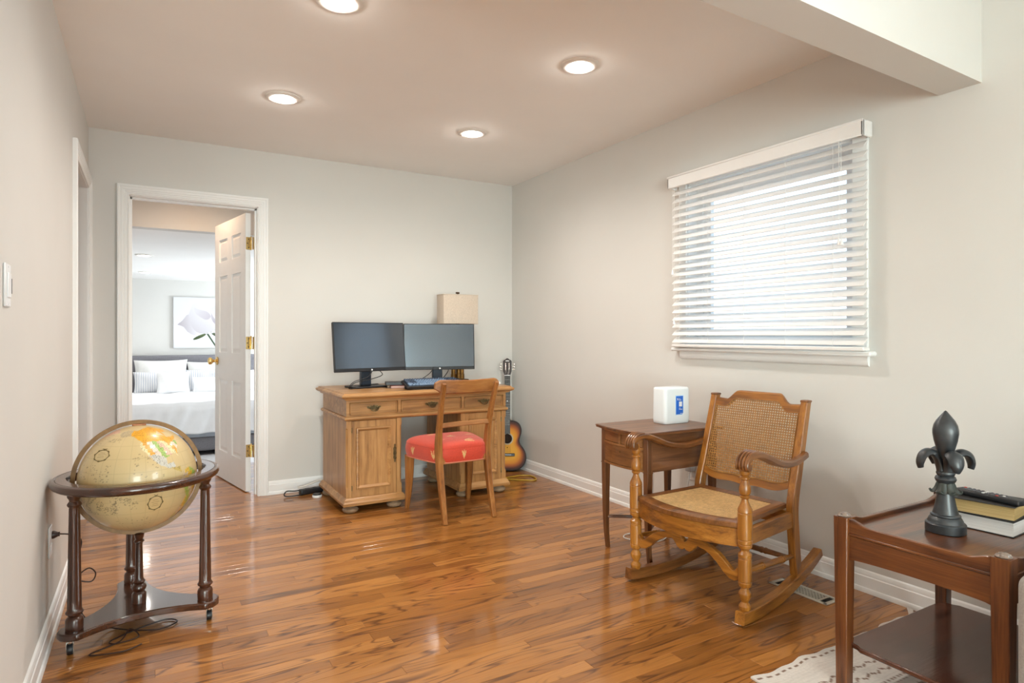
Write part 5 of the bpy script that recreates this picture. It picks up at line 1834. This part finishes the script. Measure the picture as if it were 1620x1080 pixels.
# ================================================================== RUG
RX0, RX1, RY0, RY1, RZ = 1.725, 2.705, -.75, 1.378, .006
nx, ny = 196, 300
xs = np.linspace(RX0, RX1, nx + 1)
ys = np.linspace(RY1, RY0, ny + 1) if False else RY1 - (np.linspace(0, 1, ny + 1) ** 1.35) * (RY1 - RY0)
gx, gy = np.meshgrid(xs, ys, indexing='ij')
dd = RY1 - gy                                        # distance from the far edge
rg_ = np.random.default_rng(11)
rc = np.zeros(gx.shape + (3,))
rc[...] = (.66, .61, .56)
str_ = np.repeat(rg_.normal(0, 1, (1, ny + 1)), nx + 1, 0)
rc *= (1 + .035 * str_[..., None] + .03 * rg_.normal(0, 1, gx.shape)[..., None])
brown = np.array((.17, .085, .05))


def put(mask, k=.85):
    rc[mask] = rc[mask] * (1 - k) + brown * k


rep = dd % .46
put((np.abs(dd - .022) < .005) & ((gx % .034) < .019))
tri = np.abs((gx % .062) / .062 - .5) * 2
for c0 in (.135, .185):
    put((np.abs(rep - c0 - .017 * (tri - .5)) < .005) & ((gx * 37 % 1) < .8))
put((np.abs(rep - .235) < .004) & ((gx % .018) < .010), .75)
put((np.abs(rep - .252) < .004) & ((gx % .018) < .010), .6)
for c0 in (.30, .335):
    put((np.abs(rep - c0 - .019 * (np.abs((gx % .076) / .076 - .5) * 2 - .5)) < .0052))
put((np.abs(rep - .395) < .004) & ((gx % .022) < .012), .7)
m = M()
wav = .006 * np.sin(gx * 23) + .004 * np.sin(gx * 51 + 1)
wx = .006 * np.sin(gy * 17) + .004 * np.sin(gy * 37)
fx_ = (gx - RX0) / (RX1 - RX0)
VXr = gx + wx * np.clip(1 - fx_ * 8, 0, 1)
VYr = gy + wav * np.clip(1 - dd * 6, 0, 1)
cr = np.clip(1 - np.hypot((gx - RX1) / .06, dd / .05), 0, 1)
VYr = VYr + .03 * cr
VZr = RZ + .010 * cr ** 1.2 + .0007 * rg_.random(gx.shape)
top = list(zip(VXr.ravel().tolist(), VYr.ravel().tolist(), VZr.ravel().tolist()))
f = [(i * (ny + 1) + j, i * (ny + 1) + j + 1, (i + 1) * (ny + 1) + j + 1, (i + 1) * (ny + 1) + j) for i in range(nx) for j in range(ny)]
m.add(top, f)
bi = [i * (ny + 1) for i in range(nx + 1)] + [nx * (ny + 1) + j for j in range(1, ny + 1)] + [i * (ny + 1) + ny for i in range(nx - 1, -1, -1)] + [j for j in range(ny - 1, 0, -1)]
base = len(m.v)
m.v += [(m.v[i][0], m.v[i][1], max(.0003, m.v[i][2] - .0058)) for i in bi]
nb_ = len(bi)
m.f += [(bi[k], bi[(k + 1) % nb_], base + (k + 1) % nb_, base + k) for k in range(nb_)]
cc = np.concatenate([rc.reshape(-1, 3), np.ones((rc.shape[0] * rc.shape[1], 1))], 1)
m.c = np.concatenate([cc, np.tile((.66, .60, .53, 1), (nb_, 1))], 0)
solo('area_rug', m, painted('rug_weave', .95, .1, 0, .5, 500), 'cream woven rug with brown zigzag rows under the mahogany end table', 'rug', (2.2, .3, 0))

# ================================================================== END TABLE
et = thing('end_table', 'mahogany end table with gallery edge and lower shelf', 'end table', (2.25, .98, RZ))
EW = ((.042, .011, .004), (.125, .037, .010), (.22, .076, .020))
ETX, ETY, ETZ = wood('mahogany_x', EW, .30, 'x', coat=.45), wood('mahogany_y', EW, .30, 'y', coat=.45), wood('mahogany_z', EW, .32, 'z', coat=.4)
ex0, ex1, ey0, ey1 = 1.915, 2.578, .742, 1.222
LS = .046
ETOP = .553


def rail_curve(u):                                   # gallery dips away from the posts
    e = min(u, 1 - u)
    t_ = min(1, e / .16)
    return ETOP - .002 - .016 * (t_ * t_ * (3 - 2 * t_))


for (x, y) in ((ex0, ey0), (ex0, ey1 - LS), (ex1 - LS, ey0), (ex1 - LS, ey1 - LS)):
    cx_, cy2 = x + LS / 2, y + LS / 2
    pts = [(cx_, cy2, RZ + .0015), (cx_, cy2, .25), (cx_, cy2, ETOP)]
    lg = obj('leg', M().limb(pts, [(.036, .036), (.040, .040), (LS, LS)], (1, 0, 0), ch=.05, sub=3), ETZ, et, ang=25)
    m = M().lathe([(.0, .0), (.018, 0), (.020, .003), (.015, .008), (.008, .012), (0, .013)], 14, c=(cx_, cy2, ETOP))
    for k in range(6):
        m.lathe([(0, 0), (.006, .002), (.004, .007), (0, .009)], 8, c=(cx_ + .012 * math.cos(k * PI / 3), cy2 + .012 * math.sin(k * PI / 3), ETOP + .002))
    obj('carved_finial', m, plain('worn_finial', (.20, .15, .12), .3, var=.5, scale=120, coat=.4) if 'FINM' not in globals() else FINM, lg)
    FINM = bpy.data.materials['worn_finial']
NQ = 30
for (ax, c0, c1, d0, d1, mat) in (('y', ey0 + LS - .004, ey1 - LS + .004, ex0 + .012, ex0 + .028, ETY), ('y', ey0 + LS - .004, ey1 - LS + .004, ex1 - .028, ex1 - .012, ETY), ('x', ex0 + LS - .004, ex1 - LS + .004, ey0 + .012, ey0 + .028, ETX), ('x', ex0 + LS - .004, ex1 - LS + .004, ey1 - .028, ey1 - .012, ETX)):
    pts = [(c0 + (c1 - c0) * i / NQ, rail_curve(i / NQ)) for i in range(NQ + 1)]
    ol = pts + [(c1, .505), (c0, .505)]
    ol = ol if ax == 'x' else ol
    obj('gallery_rail', M().prism(ol, d0, d1, 'x' if ax == 'y' else 'y'), mat, et, bev=.003)
    m = M()
    if ax == 'y':
        m.box(d0 - .004, d1 + .001, c0, c1, .4985, .5065, .002)
    else:
        m.box(c0, c1, d0 - .004, d1 + .001, .4985, .5065, .002)
    obj('bead_moulding', m, mat, et)
    ol = [(c0, .496), (c1, .496), (c1, .418)] + [(c1 - (c1 - c0) * i / 20, .418 + .010 * math.sin(PI * i / 20) ** .4) for i in range(1, 20)] + [(c0, .418)]
    obj('apron', M().prism(ol, d0 + .002, d1 - .002, 'x' if ax == 'y' else 'y'), mat, et, flat=True)
obj('table_top', M().box(ex0 + .014, ex1 - .014, ey0 + .014, ey1 - .014, .506, .522, .001), ETX, et)
SZ = .150
ol = []
ins = .020
c_ = LS - .006
X0, X1, Y0, Y1 = ex0 + ins, ex1 - ins, ey0 + ins, ey1 - ins
for (cx_, cy2, sx_, sy_) in ((X0, Y0, 1, 1), (X1, Y0, -1, 1), (X1, Y1, -1, -1), (X0, Y1, 1, -1)):
    a, b_ = (cx_, cy2 + sy_ * .055), (cx_ + sx_ * .055, cy2)
    arc = [(cx_ + sx_ * (.012 + .006 * math.cos(t_)), cy2 + sy_ * .03) for t_ in (0,)]
    q = [a, (cx_ + sx_ * .010, cy2 + sy_ * .040), (cx_ + sx_ * .014, cy2 + sy_ * .014), (cx_ + sx_ * .040, cy2 + sy_ * .010), b_]
    ol += q if sx_ * sy_ > 0 else q[::-1]
obj('shelf', M().prism(ol, SZ - .016, SZ), wood('mahogany_shelf', ((.045, .014, .007), (.085, .028, .014), (.12, .042, .022)), .22, 'x', coat=.5, coatr=.1), et, bev=.004)

# ---- fleur-de-lis finial
TZ = .522
fx, fy = 2.152, 1.003
fn_ = thing('finial_sculpture', 'dark grey fleur de lis finial sculpture standing on the end table', 'sculpture', (fx, fy, TZ))
FM = plain('patina_black', (.022, .026, .030), .38, var=.35, scale=40, spec=.6, coat=.15)
FG = plain('patina_green_black', (.030, .036, .030), .45, var=.5, scale=30, spec=.5)
obj('pedestal', M().lathe([(0, 0), (.063, 0), (.066, .003), (.066, .027), (.063, .030), (.059, .031), (.057, .034), (.056, .038), (.051, .046), (.047, .049), (.049, .052), (.048, .055), (.042, .058), (.034, .085), (.027, .115), (.024, .140), (.0, .142)], 40, T=TR(fx, fy, TZ) @ Matrix.Diagonal((.83, .83, 1, 1))), FM, fn_)
obj('collar', M().lathe([(.018, .150), (.026, .153), (.031, .158), (.034, .165), (.031, .172), (.026, .175), (.028, .178), (.030, .183), (.028, .188), (.022, .191)], 32, T=TR(fx, fy, TZ) @ Matrix.Diagonal((.86, .86, 1, 1))), FM, fn_)
bud = [(.0, .185), (.020, .188), (.020, .205), (.020, .225), (.023, .242), (.030, .262), (.037, .285), (.0405, .306), (.0405, .318), (.037, .333), (.029, .347), (.019, .359), (.010, .369), (.004, .376), (0, .378)]
m = M()
v, fcs = [], []
sg = 48
for r, z in bud:
    for i in range(sg):
        a = 2 * PI * i / sg
        k = (1 + .07 * abs(math.cos(2 * a + .6)) ** 3 - .02) * .88
        v.append((fx + r * k * math.cos(a), fy + r * k * math.sin(a), TZ + z))
for j in range(len(bud) - 1):
    for i in range(sg):
        fcs.append((j * sg + i, j * sg + (i + 1) % sg, (j + 1) * sg + (i + 1) % sg, (j + 1) * sg + i))
m.add(v, fcs)
obj('bud', m, FM, fn_, label='pointed bud')
va = math.atan2(-fy, -fx)


def leaf(ang, prof, wprof, thick, mat, nm):
    e = Vector((math.cos(ang), math.sin(ang), 0))
    p_ = Vector((-math.sin(ang), math.cos(ang), 0))
    P = smooth([(r, z, 0) for r, z in prof], 5)
    W = smooth([(w_, 0, 0) for w_ in wprof], 5)
    v, f = [], []
    NW = 10
    n = len(P)
    for i in range(n):
        t_ = (P[min(i + 1, n - 1)] - P[max(i - 1, 0)]).normalized()
        nrm = Vector((-t_.y, t_.x, 0))
        for k in range(NW):
            a = 2 * PI * k / NW
            off_ = W[i].x * .9 * math.cos(a)
            th_ = thick * (1 - .3 * i / n) * math.sin(a) - .35 * abs(math.cos(a)) ** 2 * W[i].x * .6
            q = Vector((fx, fy, TZ)) + e * (P[i].x * .84 + nrm.x * th_) + Vector((0, 0, P[i].y + nrm.y * th_)) + p_ * off_
            v.append(tuple(q))
    for i in range(n - 1):
        for k in range(NW):
            f.append((i * NW + k, i * NW + (k + 1) % NW, i * NW + NW + (k + 1) % NW, i * NW + NW + k))
    f += [tuple(range(NW))[::-1], tuple((n - 1) * NW + k for k in range(NW))]
    obj(nm, M().add(v, f), mat, fn_, ang=70)


for k in range(4):
    ang = va + math.radians(24 + 90 * k)
    leaf(ang, [(.014, .185), (.018, .205), (.026, .228), (.042, .246), (.062, .249), (.080, .238), (.088, .216), (.084, .198)], [.015, .017, .020, .024, .027, .026, .021, .010], .012, FM, 'curled_petal')
for k in range(6):
    ang = va + math.radians(-22 + 60 * k)
    leaf(ang, [(.020, .157), (.025, .149), (.031, .136), (.039, .127), (.046, .126), (.050, .131)], [.011, .013, .015, .016, .013, .006], .005, FG, 'lower_leaf')

# ---- books and remote
PG = plain('white_pages', (.74, .72, .70), .8, var=.05, scale=300)


def pages_mat(name, c0, c1):
    m_, n_, l_, p_ = nt(name)
    tc = n_.new('ShaderNodeTexCoord')
    mp = n_.new('ShaderNodeMapping')
    mp.inputs['Scale'].default_value = (3, 3, 900)
    l_.new(tc.outputs['Object'], mp.inputs[0])
    no = n_.new('ShaderNodeTexNoise')
    no.inputs['Scale'].default_value = 1
    l_.new(mp.outputs[0], no.inputs['Vector'])
    r_ = n_.new('ShaderNodeValToRGB')
    r_.color_ramp.elements[0].color = c0 + (1,)
    r_.color_ramp.elements[1].color = c1 + (1,)
    r_.color_ramp.elements[0].position, r_.color_ramp.elements[1].position = .35, .65
    l_.new(no.outputs['Fac'], r_.inputs[0])
    l_.new(r_.outputs[0], p_.inputs['Base Color'])
    p_.inputs['Roughness'].default_value = .6
    return m_


PGW = pages_mat('page_edges_white', (.62, .59, .57), (.78, .76, .74))
PGG = pages_mat('page_edges_gold', (.30, .19, .07), (.52, .37, .16))
COV = plain('dark_cover', (.018, .016, .015), .55, var=.3)


def book(x0, x1, y0, y1, z, th_, rot, label, pages, cover):
    t = thing('book', label, 'book', ((x0 + x1) / 2, (y0 + y1) / 2, z), rot, 'books on the end table')
    hx, hy = (x1 - x0) / 2, (y1 - y0) / 2
    cv = M().box(-hx, hx, -hy, hy, 0, .003, .001).box(-hx, hx, -hy, hy, th_ - .003, th_, .001).box(hx - .003, hx, -hy, hy, 0, th_, .001)
    obj('cover', cv, cover, t, world=False)
    ol = [(-hx + .005, .003), (hx - .003, .003), (hx - .003, th_ - .003), (-hx + .005, th_ - .003)] + [(-hx + .005 + .005 * math.sin(PI * i / 6), th_ - .003 - (th_ - .006) * i / 6) for i in range(1, 6)]
    obj('pages', M().prism(ol, -hy + .004, hy - .004, 'y'), pages, t, world=False, flat=True)


book(2.248, 2.412, .868, 1.083, TZ, .048, math.radians(3), 'lower book of the two, with white page edges', PGW, COV)
book(2.246, 2.408, .872, 1.080, TZ + .048, .044, math.radians(7), 'upper book of the two, with gilded page edges', PGG, COV)
rmz = TZ + .092
rm = thing('remote_control', 'black remote control lying on the stacked books', 'remote', (2.31, .96, rmz), math.radians(-8))
obj('casing', M().rbox(-.022, .022, -.105, .085, 0, .019, .007, 3), BLACKP, rm, world=False)
RED, GRN, YEL = plain('button_red', (.5, .04, .03), .5), plain('button_white', (.7, .7, .7), .5), plain('button_grey', (.10, .10, .11), .5)
for i in range(11):
    for j in range(3):
        y = -.07 + i * .0135
        mt = YEL
        if i == 10 and j == 2 or i == 2 and j == 0:
            mt = RED
        if i == 5 or (i == 1 and j == 1):
            mt = GRN
        obj('button', M().rbox(-.016 + j * .012, -.008 + j * .012, y, y + .008, .017, .021, .002, 2), mt, rm, world=False)

# ================================================================== SOFA (its arm shows at the right edge)
sf = thing('sofa', 'light grey fabric sofa whose arm shows at the right edge of the photo', 'sofa', (2.24, -.30, RZ))
FAB = plain('grey_weave', (.36, .34, .32), .95, var=.14, scale=240, bump=.4, bscale=500, spec=.15, sheen=.2)
sx0, sx1, sy0, sy1 = 1.795, 2.70, -1.28, .690
obj('base', M().rbox(sx0 + .03, sx1, sy0 + .05, sy1 - .05, .09, .30, .02, 3), FAB, sf)
for (a, b_) in ((sy1 - .17, sy1), (sy0, sy0 + .17)):
    obj('arm', M().rbox(sx0, sx1 - .02, a, b_, .08, .565, .035, 5), FAB, sf)
obj('back', M().rbox(sx1 - .20, sx1, sy0 + .02, sy1 - .02, .10, .80, .05, 4), FAB, sf)
ymid = (sy0 + sy1) / 2
for (a, b_) in ((sy0 + .175, ymid - .002), (ymid + .002, sy1 - .175)):
    obj('seat_cushion', M().rbox(sx0 + .01, sx1 - .19, a, b_, .295, .44, .04, 4), FAB, sf)
    obj('back_cushion', M().rbox(sx1 - .33, sx1 - .19, a, b_, .44, .82, .05, 4), FAB, sf)
for x in (sx0 + .08, sx1 - .08):
    for y in (sy0 + .09, sy1 - .09):
        obj('leg', M().lathe([(.012, RZ + .0015), (.022, .095)], 14, c=(x, y, 0)), GWZ, sf)

# ================================================================== BEDROOM
bx0b, bx1b, byf, byh = -.33, 1.62, 8.90, 11.08
bd = thing('bed', 'bed with grey upholstered headboard and white bedding seen through the doorway', 'bed', ((bx0b + bx1b) / 2, (byf + byh) / 2, BZ))
GRY = plain('grey_linen', (.19, .185, .20), .9, var=.18, scale=120, bump=.4, bscale=350, spec=.15)
SHT = plain('white_cotton', (.82, .82, .83), .85, var=.02, scale=8, bump=.12, bscale=40, spec=.2)
obj('bed_frame', M().rbox(bx0b - .02, bx1b + .02, byf - .02, byh, BZ + .06, BZ + .235, .025, 3), GRY, bd)
obj('headboard', M().rbox(bx0b - .05, bx1b + .05, byh, byh + .09, BZ + .02, .825, .03, 3), GRY, bd)
for x in (bx0b + .08, bx1b - .08):
    for y in (byf + .07, byh - .08):
        obj('leg', M().lathe([(.022, BZ), (.03, BZ + .07)], 12, c=(x, y, 0)), GWZ, bd)
obj('mattress', M().rbox(bx0b, bx1b, byf, byh, BZ + .20, .235, .06, 4), plain('mattress_grey', (.42, .45, .50), .9), bd)
# duvet: draped over top, foot and sides
N1, N2 = 90, 110
dvr = random.Random(9)
ph = [(dvr.uniform(4, 22), dvr.uniform(-9, 9), dvr.uniform(0, 6)) for _ in range(14)]


def duvet(u, v_):
    W2, Ln = (bx1b - bx0b) / 2 + .035, byh - .35 - (byf - .035)
    dr_ = .42
    s_ = (u * 2 - 1) * (W2 + dr_)
    q = v_ * (Ln + dr_)
    cxm = (bx0b + bx1b) / 2
    ox = max(0, abs(s_) - W2)
    oy = max(0, q - Ln)
    rr = .06
    x = cxm + math.copysign(min(abs(s_), W2) + .02 * min(1, ox / .1), s_)
    y = (byf - .035) + Ln - min(q, Ln) - .02 * min(1, oy / .1)
    top_ = .275 + .012 * (1 - (s_ / (W2 + dr_)) ** 2)
    wr = sum(math.sin(a * x + b * y + c) for a, b, c in ph) / 14
    wr2 = sum(math.sin(2.2 * a * (x + .4 * oy) + 1.3 * b * (y + ox) + c) for a, b, c in ph) / 14
    z = top_ + .022 * wr
    o_ = max(ox, oy)
    if o_ > 0:
        z -= o_ * (1 - .06) + 0
        k = min(1, o_ / .12)
        if oy > ox:
            y += .030 * wr2 * k
        else:
            x += .030 * wr2 * k * (1 if s_ > 0 else -1)
    e = min(abs(abs(s_) - W2), abs(q - Ln)) if True else 0
    z += -.018 * math.exp(-((W2 - abs(s_)) / .05) ** 2) * (ox <= 0) - .018 * math.exp(-((Ln - q) / .05) ** 2) * (oy <= 0)
    return (x, y, max(z, BZ + .24))


m = M().grid(N1, N2, duvet)
dv = obj('duvet', m, SHT, bd, ang=80)
sm = dv.modifiers.new('thick', 'SOLIDIFY')
sm.thickness = .012
STRP, n_s, l_s, p_s = nt('striped_cotton')
tc = n_s.new('ShaderNodeTexCoord')
wv = n_s.new('ShaderNodeTexWave')
wv.inputs['Scale'].default_value = 11
wv.inputs['Distortion'].default_value = 1.2
l_s.new(tc.outputs['Object'], wv.inputs['Vector'])
rmp = n_s.new('ShaderNodeValToRGB')
rmp.color_ramp.elements[0].color, rmp.color_ramp.elements[1].color = (.55, .58, .66, 1), (.82, .82, .82, 1)
rmp.color_ramp.elements[0].position, rmp.color_ramp.elements[1].position = .25, .55
l_s.new(wv.outputs['Fac'], rmp.inputs[0])
l_s.new(rmp.outputs[0], p_s.inputs['Base Color'])
p_s.inputs['Roughness'].default_value = .9
IVO = plain('ivory_cotton', (.78, .775, .76), .9, var=.03, scale=30, bump=.2, bscale=120)


def pillow(x, y, z, w_, h_, d_, tilt, rz, mat, label):
    n = 22
    v, f = [], []

    def pt(a, b, s_):
        ra = 1 - .07 * (1 - b * b) * abs(a) ** 3
        rb = 1 - .07 * (1 - a * a) * abs(b) ** 3
        k = max(0, (1 - abs(a) ** 3.2)) ** .55 * max(0, (1 - abs(b) ** 3.2)) ** .55
        wob = .006 * math.sin(9 * a + 3 * b + x * 7) * k
        return (a * w_ / 2 * ra, s_ * (d_ / 2 * k) + wob, h_ / 2 + b * h_ / 2 * rb)
    for s_ in (1, -1):
        m0 = [pt(-1 + 2 * i / n, -1 + 2 * j / n, s_) for i in range(n + 1) for j in range(n + 1)]
        ff = [(i * (n + 1) + j, (i + 1) * (n + 1) + j, (i + 1) * (n + 1) + j + 1, i * (n + 1) + j + 1) for i in range(n) for j in range(n)]
        o0 = len(v)
        v += m0
        f += [tuple(q + o0 for q in (e if s_ < 0 else e[::-1])) for e in ff]
    T = TR(x, y, z, rx=-tilt, rz=rz)
    mm = M().add(v, f, T)
    o = solo('pillow', mm, mat, label, 'pillow', (x, y, z), 'pillows on the bed', ang=80)
    return o


pz = .284
pillow(.175, 10.84, pz, .72, .50, .20, .30, 0, IVO, 'large ivory pillow at the left against the headboard')
pillow(.885, 10.86, pz, .72, .46, .20, .30, 0, IVO, 'large ivory pillow behind the pillow with a small printed motif')
pillow(.115, 10.60, pz, .60, .33, .16, .32, .05, STRP, 'blue and white striped pillow in the middle row at the left')
pillow(.80, 10.64, pz, .60, .34, .15, .32, -.03, STRP, 'striped pillow partly hidden by the small white lumbar pillow')
pillow(.325, 10.38, pz, .44, .34, .15, .38, .03, SHT, 'plain white square cushion in the front row at the left')
pillow(.80, 10.36, pz, .46, .245, .15, .38, -.02, SHT, 'small white lumbar pillow in the middle of the front row')
pillow(1.26, 10.40, pz, .44, .34, .15, .38, 0, SHT, 'white cushion at the right of the front row, cut off by the open door')

# picture: white rose on canvas
px0, px1, pz0, pz1 = .350, 1.560, .935, 1.745
pic = thing('canvas_picture', 'canvas picture of a white rose above the headboard', 'picture', ((px0 + px1) / 2, BY - .04, pz0))
NW, NH = 300, 200
U, Vv = np.meshgrid(np.linspace(0, 1.494, NW + 1), np.linspace(0, 1, NH + 1), indexing='ij')
pc = np.zeros(U.shape + (3,))
pc[...] = (.70, .71, .74)


def ell(cx, cy_, a, b, rot=0):
    dx, dy = U - cx, Vv - cy_
    c, s_ = math.cos(rot), math.sin(rot)
    return ((dx * c + dy * s_) / a) ** 2 + ((-dx * s_ + dy * c) / b) ** 2


def petal(cx, cy_, a, b, rot, lo, hi, dirx=0., diry=1.):
    e = ell(cx, cy_, a, b, rot)
    k = e < 1
    g = np.clip(.5 + .5 * ((U - cx) * dirx / a + (Vv - cy_) * diry / b), 0, 1)[..., None]
    cc = np.array(lo) * (1 - g) + np.array(hi) * g
    ed = np.clip((e - .8) / .2, 0, 1)[..., None] * .08
    pc[k] = (cc + ed)[k]


def stroke(p0, p1, w0, w1, c):
    (x0, y0), (x1, y1) = p0, p1
    dx, dy = x1 - x0, y1 - y0
    t_ = np.clip(((U - x0) * dx + (Vv - y0) * dy) / (dx * dx + dy * dy), 0, 1)
    d_ = np.hypot(U - x0 - t_ * dx, Vv - y0 - t_ * dy)
    k = d_ < (w0 + (w1 - w0) * t_)
    pc[k] = c


stroke((.60, .28), (.76, .01), .016, .014, (.055, .085, .045))
petal(.46, .22, .13, .030, .45, (.05, .07, .03), (.10, .13, .06))
petal(.74, .26, .10, .026, -.6, (.05, .06, .03), (.09, .11, .06))
petal(.86, .29, .14, .024, .12, (.05, .06, .03), (.10, .11, .06))


def polyfill(pts):
    P = smooth([(x, y, 0) for x, y in pts + pts[:1]], 5)[:-1]
    r = np.zeros(U.shape, bool)
    j = len(P) - 1
    for i in range(len(P)):
        xi, yi, xj, yj = P[i].x, P[i].y, P[j].x, P[j].y
        if yi != yj:
            r ^= ((yi > Vv) != (yj > Vv)) & (U < (xj - xi) * (Vv - yi) / (yj - yi) + xi)
        j = i
    return r


def shade(mask, p0, p1, c0, c1):
    """tone of one petal running from p0 to p1"""
    dx, dy = p1[0] - p0[0], p1[1] - p0[1]
    g = np.clip(((U - p0[0]) * dx + (Vv - p0[1]) * dy) / (dx * dx + dy * dy), 0, 1)[..., None]
    cc = np.array(c0) * (1 - g) + np.array(c1) * g
    pc[mask] = cc[mask]


shade(polyfill([(.064, .458), (.16, .55), (.254, .661), (.40, .60), (.46, .40), (.381, .254), (.254, .31), (.17, .415)]), (.10, .42), (.42, .48), (.42, .38, .41), (.66, .64, .67))
shade(polyfill([(.62, .74), (.72, .839), (.805, .818), (.88, .661), (.975, .54), (1.03, .40), (.95, .31), (.80, .30), (.66, .45)]), (.98, .45), (.70, .70), (.36, .32, .36), (.62, .60, .63))
shade(polyfill([(.27, .68), (.297, .754), (.36, .873), (.487, .86), (.60, .81), (.70, .72), (.76, .58), (.82, .47), (.70, .34), (.50, .28), (.36, .36), (.28, .52)]), (.30, .40), (.55, .80), (.54, .51, .54), (.68, .67, .69))
shade(polyfill([(.36, .80), (.46, .76), (.60, .72), (.66, .62), (.58, .56), (.46, .62), (.38, .70)]), (.60, .60), (.40, .78), (.50, .46, .50), (.62, .60, .62))
shade(polyfill([(.66, .72), (.72, .60), (.80, .50), (.76, .46), (.68, .56)]), (.80, .48), (.66, .70), (.34, .30, .34), (.54, .51, .54))
shade(polyfill([(.86, .56), (.84, .44), (.74, .34), (.56, .28), (.72, .30), (.88, .40)]), (.60, .28), (.88, .50), (.60, .58, .60), (.74, .73, .75))
m = M()
vx = (px0 + U / 1.494 * (px1 - px0)).ravel()
vz = (pz0 + Vv * (pz1 - pz0)).ravel()
m.v = [(float(a), BY - .0405, float(b)) for a, b in zip(vx, vz)]
m.f = [(i * (NH + 1) + j, (i + 1) * (NH + 1) + j, (i + 1) * (NH + 1) + j + 1, i * (NH + 1) + j + 1) for i in range(NW) for j in range(NH)]
m.c = np.concatenate([pc.reshape(-1, 3), np.ones((pc.shape[0] * pc.shape[1], 1))], 1)
obj('printed_rose', m, painted('canvas_print', .8, .2), pic, flat=True)
obj('canvas', M().box(px0, px1, BY - .040, BY - .001, pz0, pz1, .001), plain('canvas_edge', (.70, .71, .74), .9), pic)
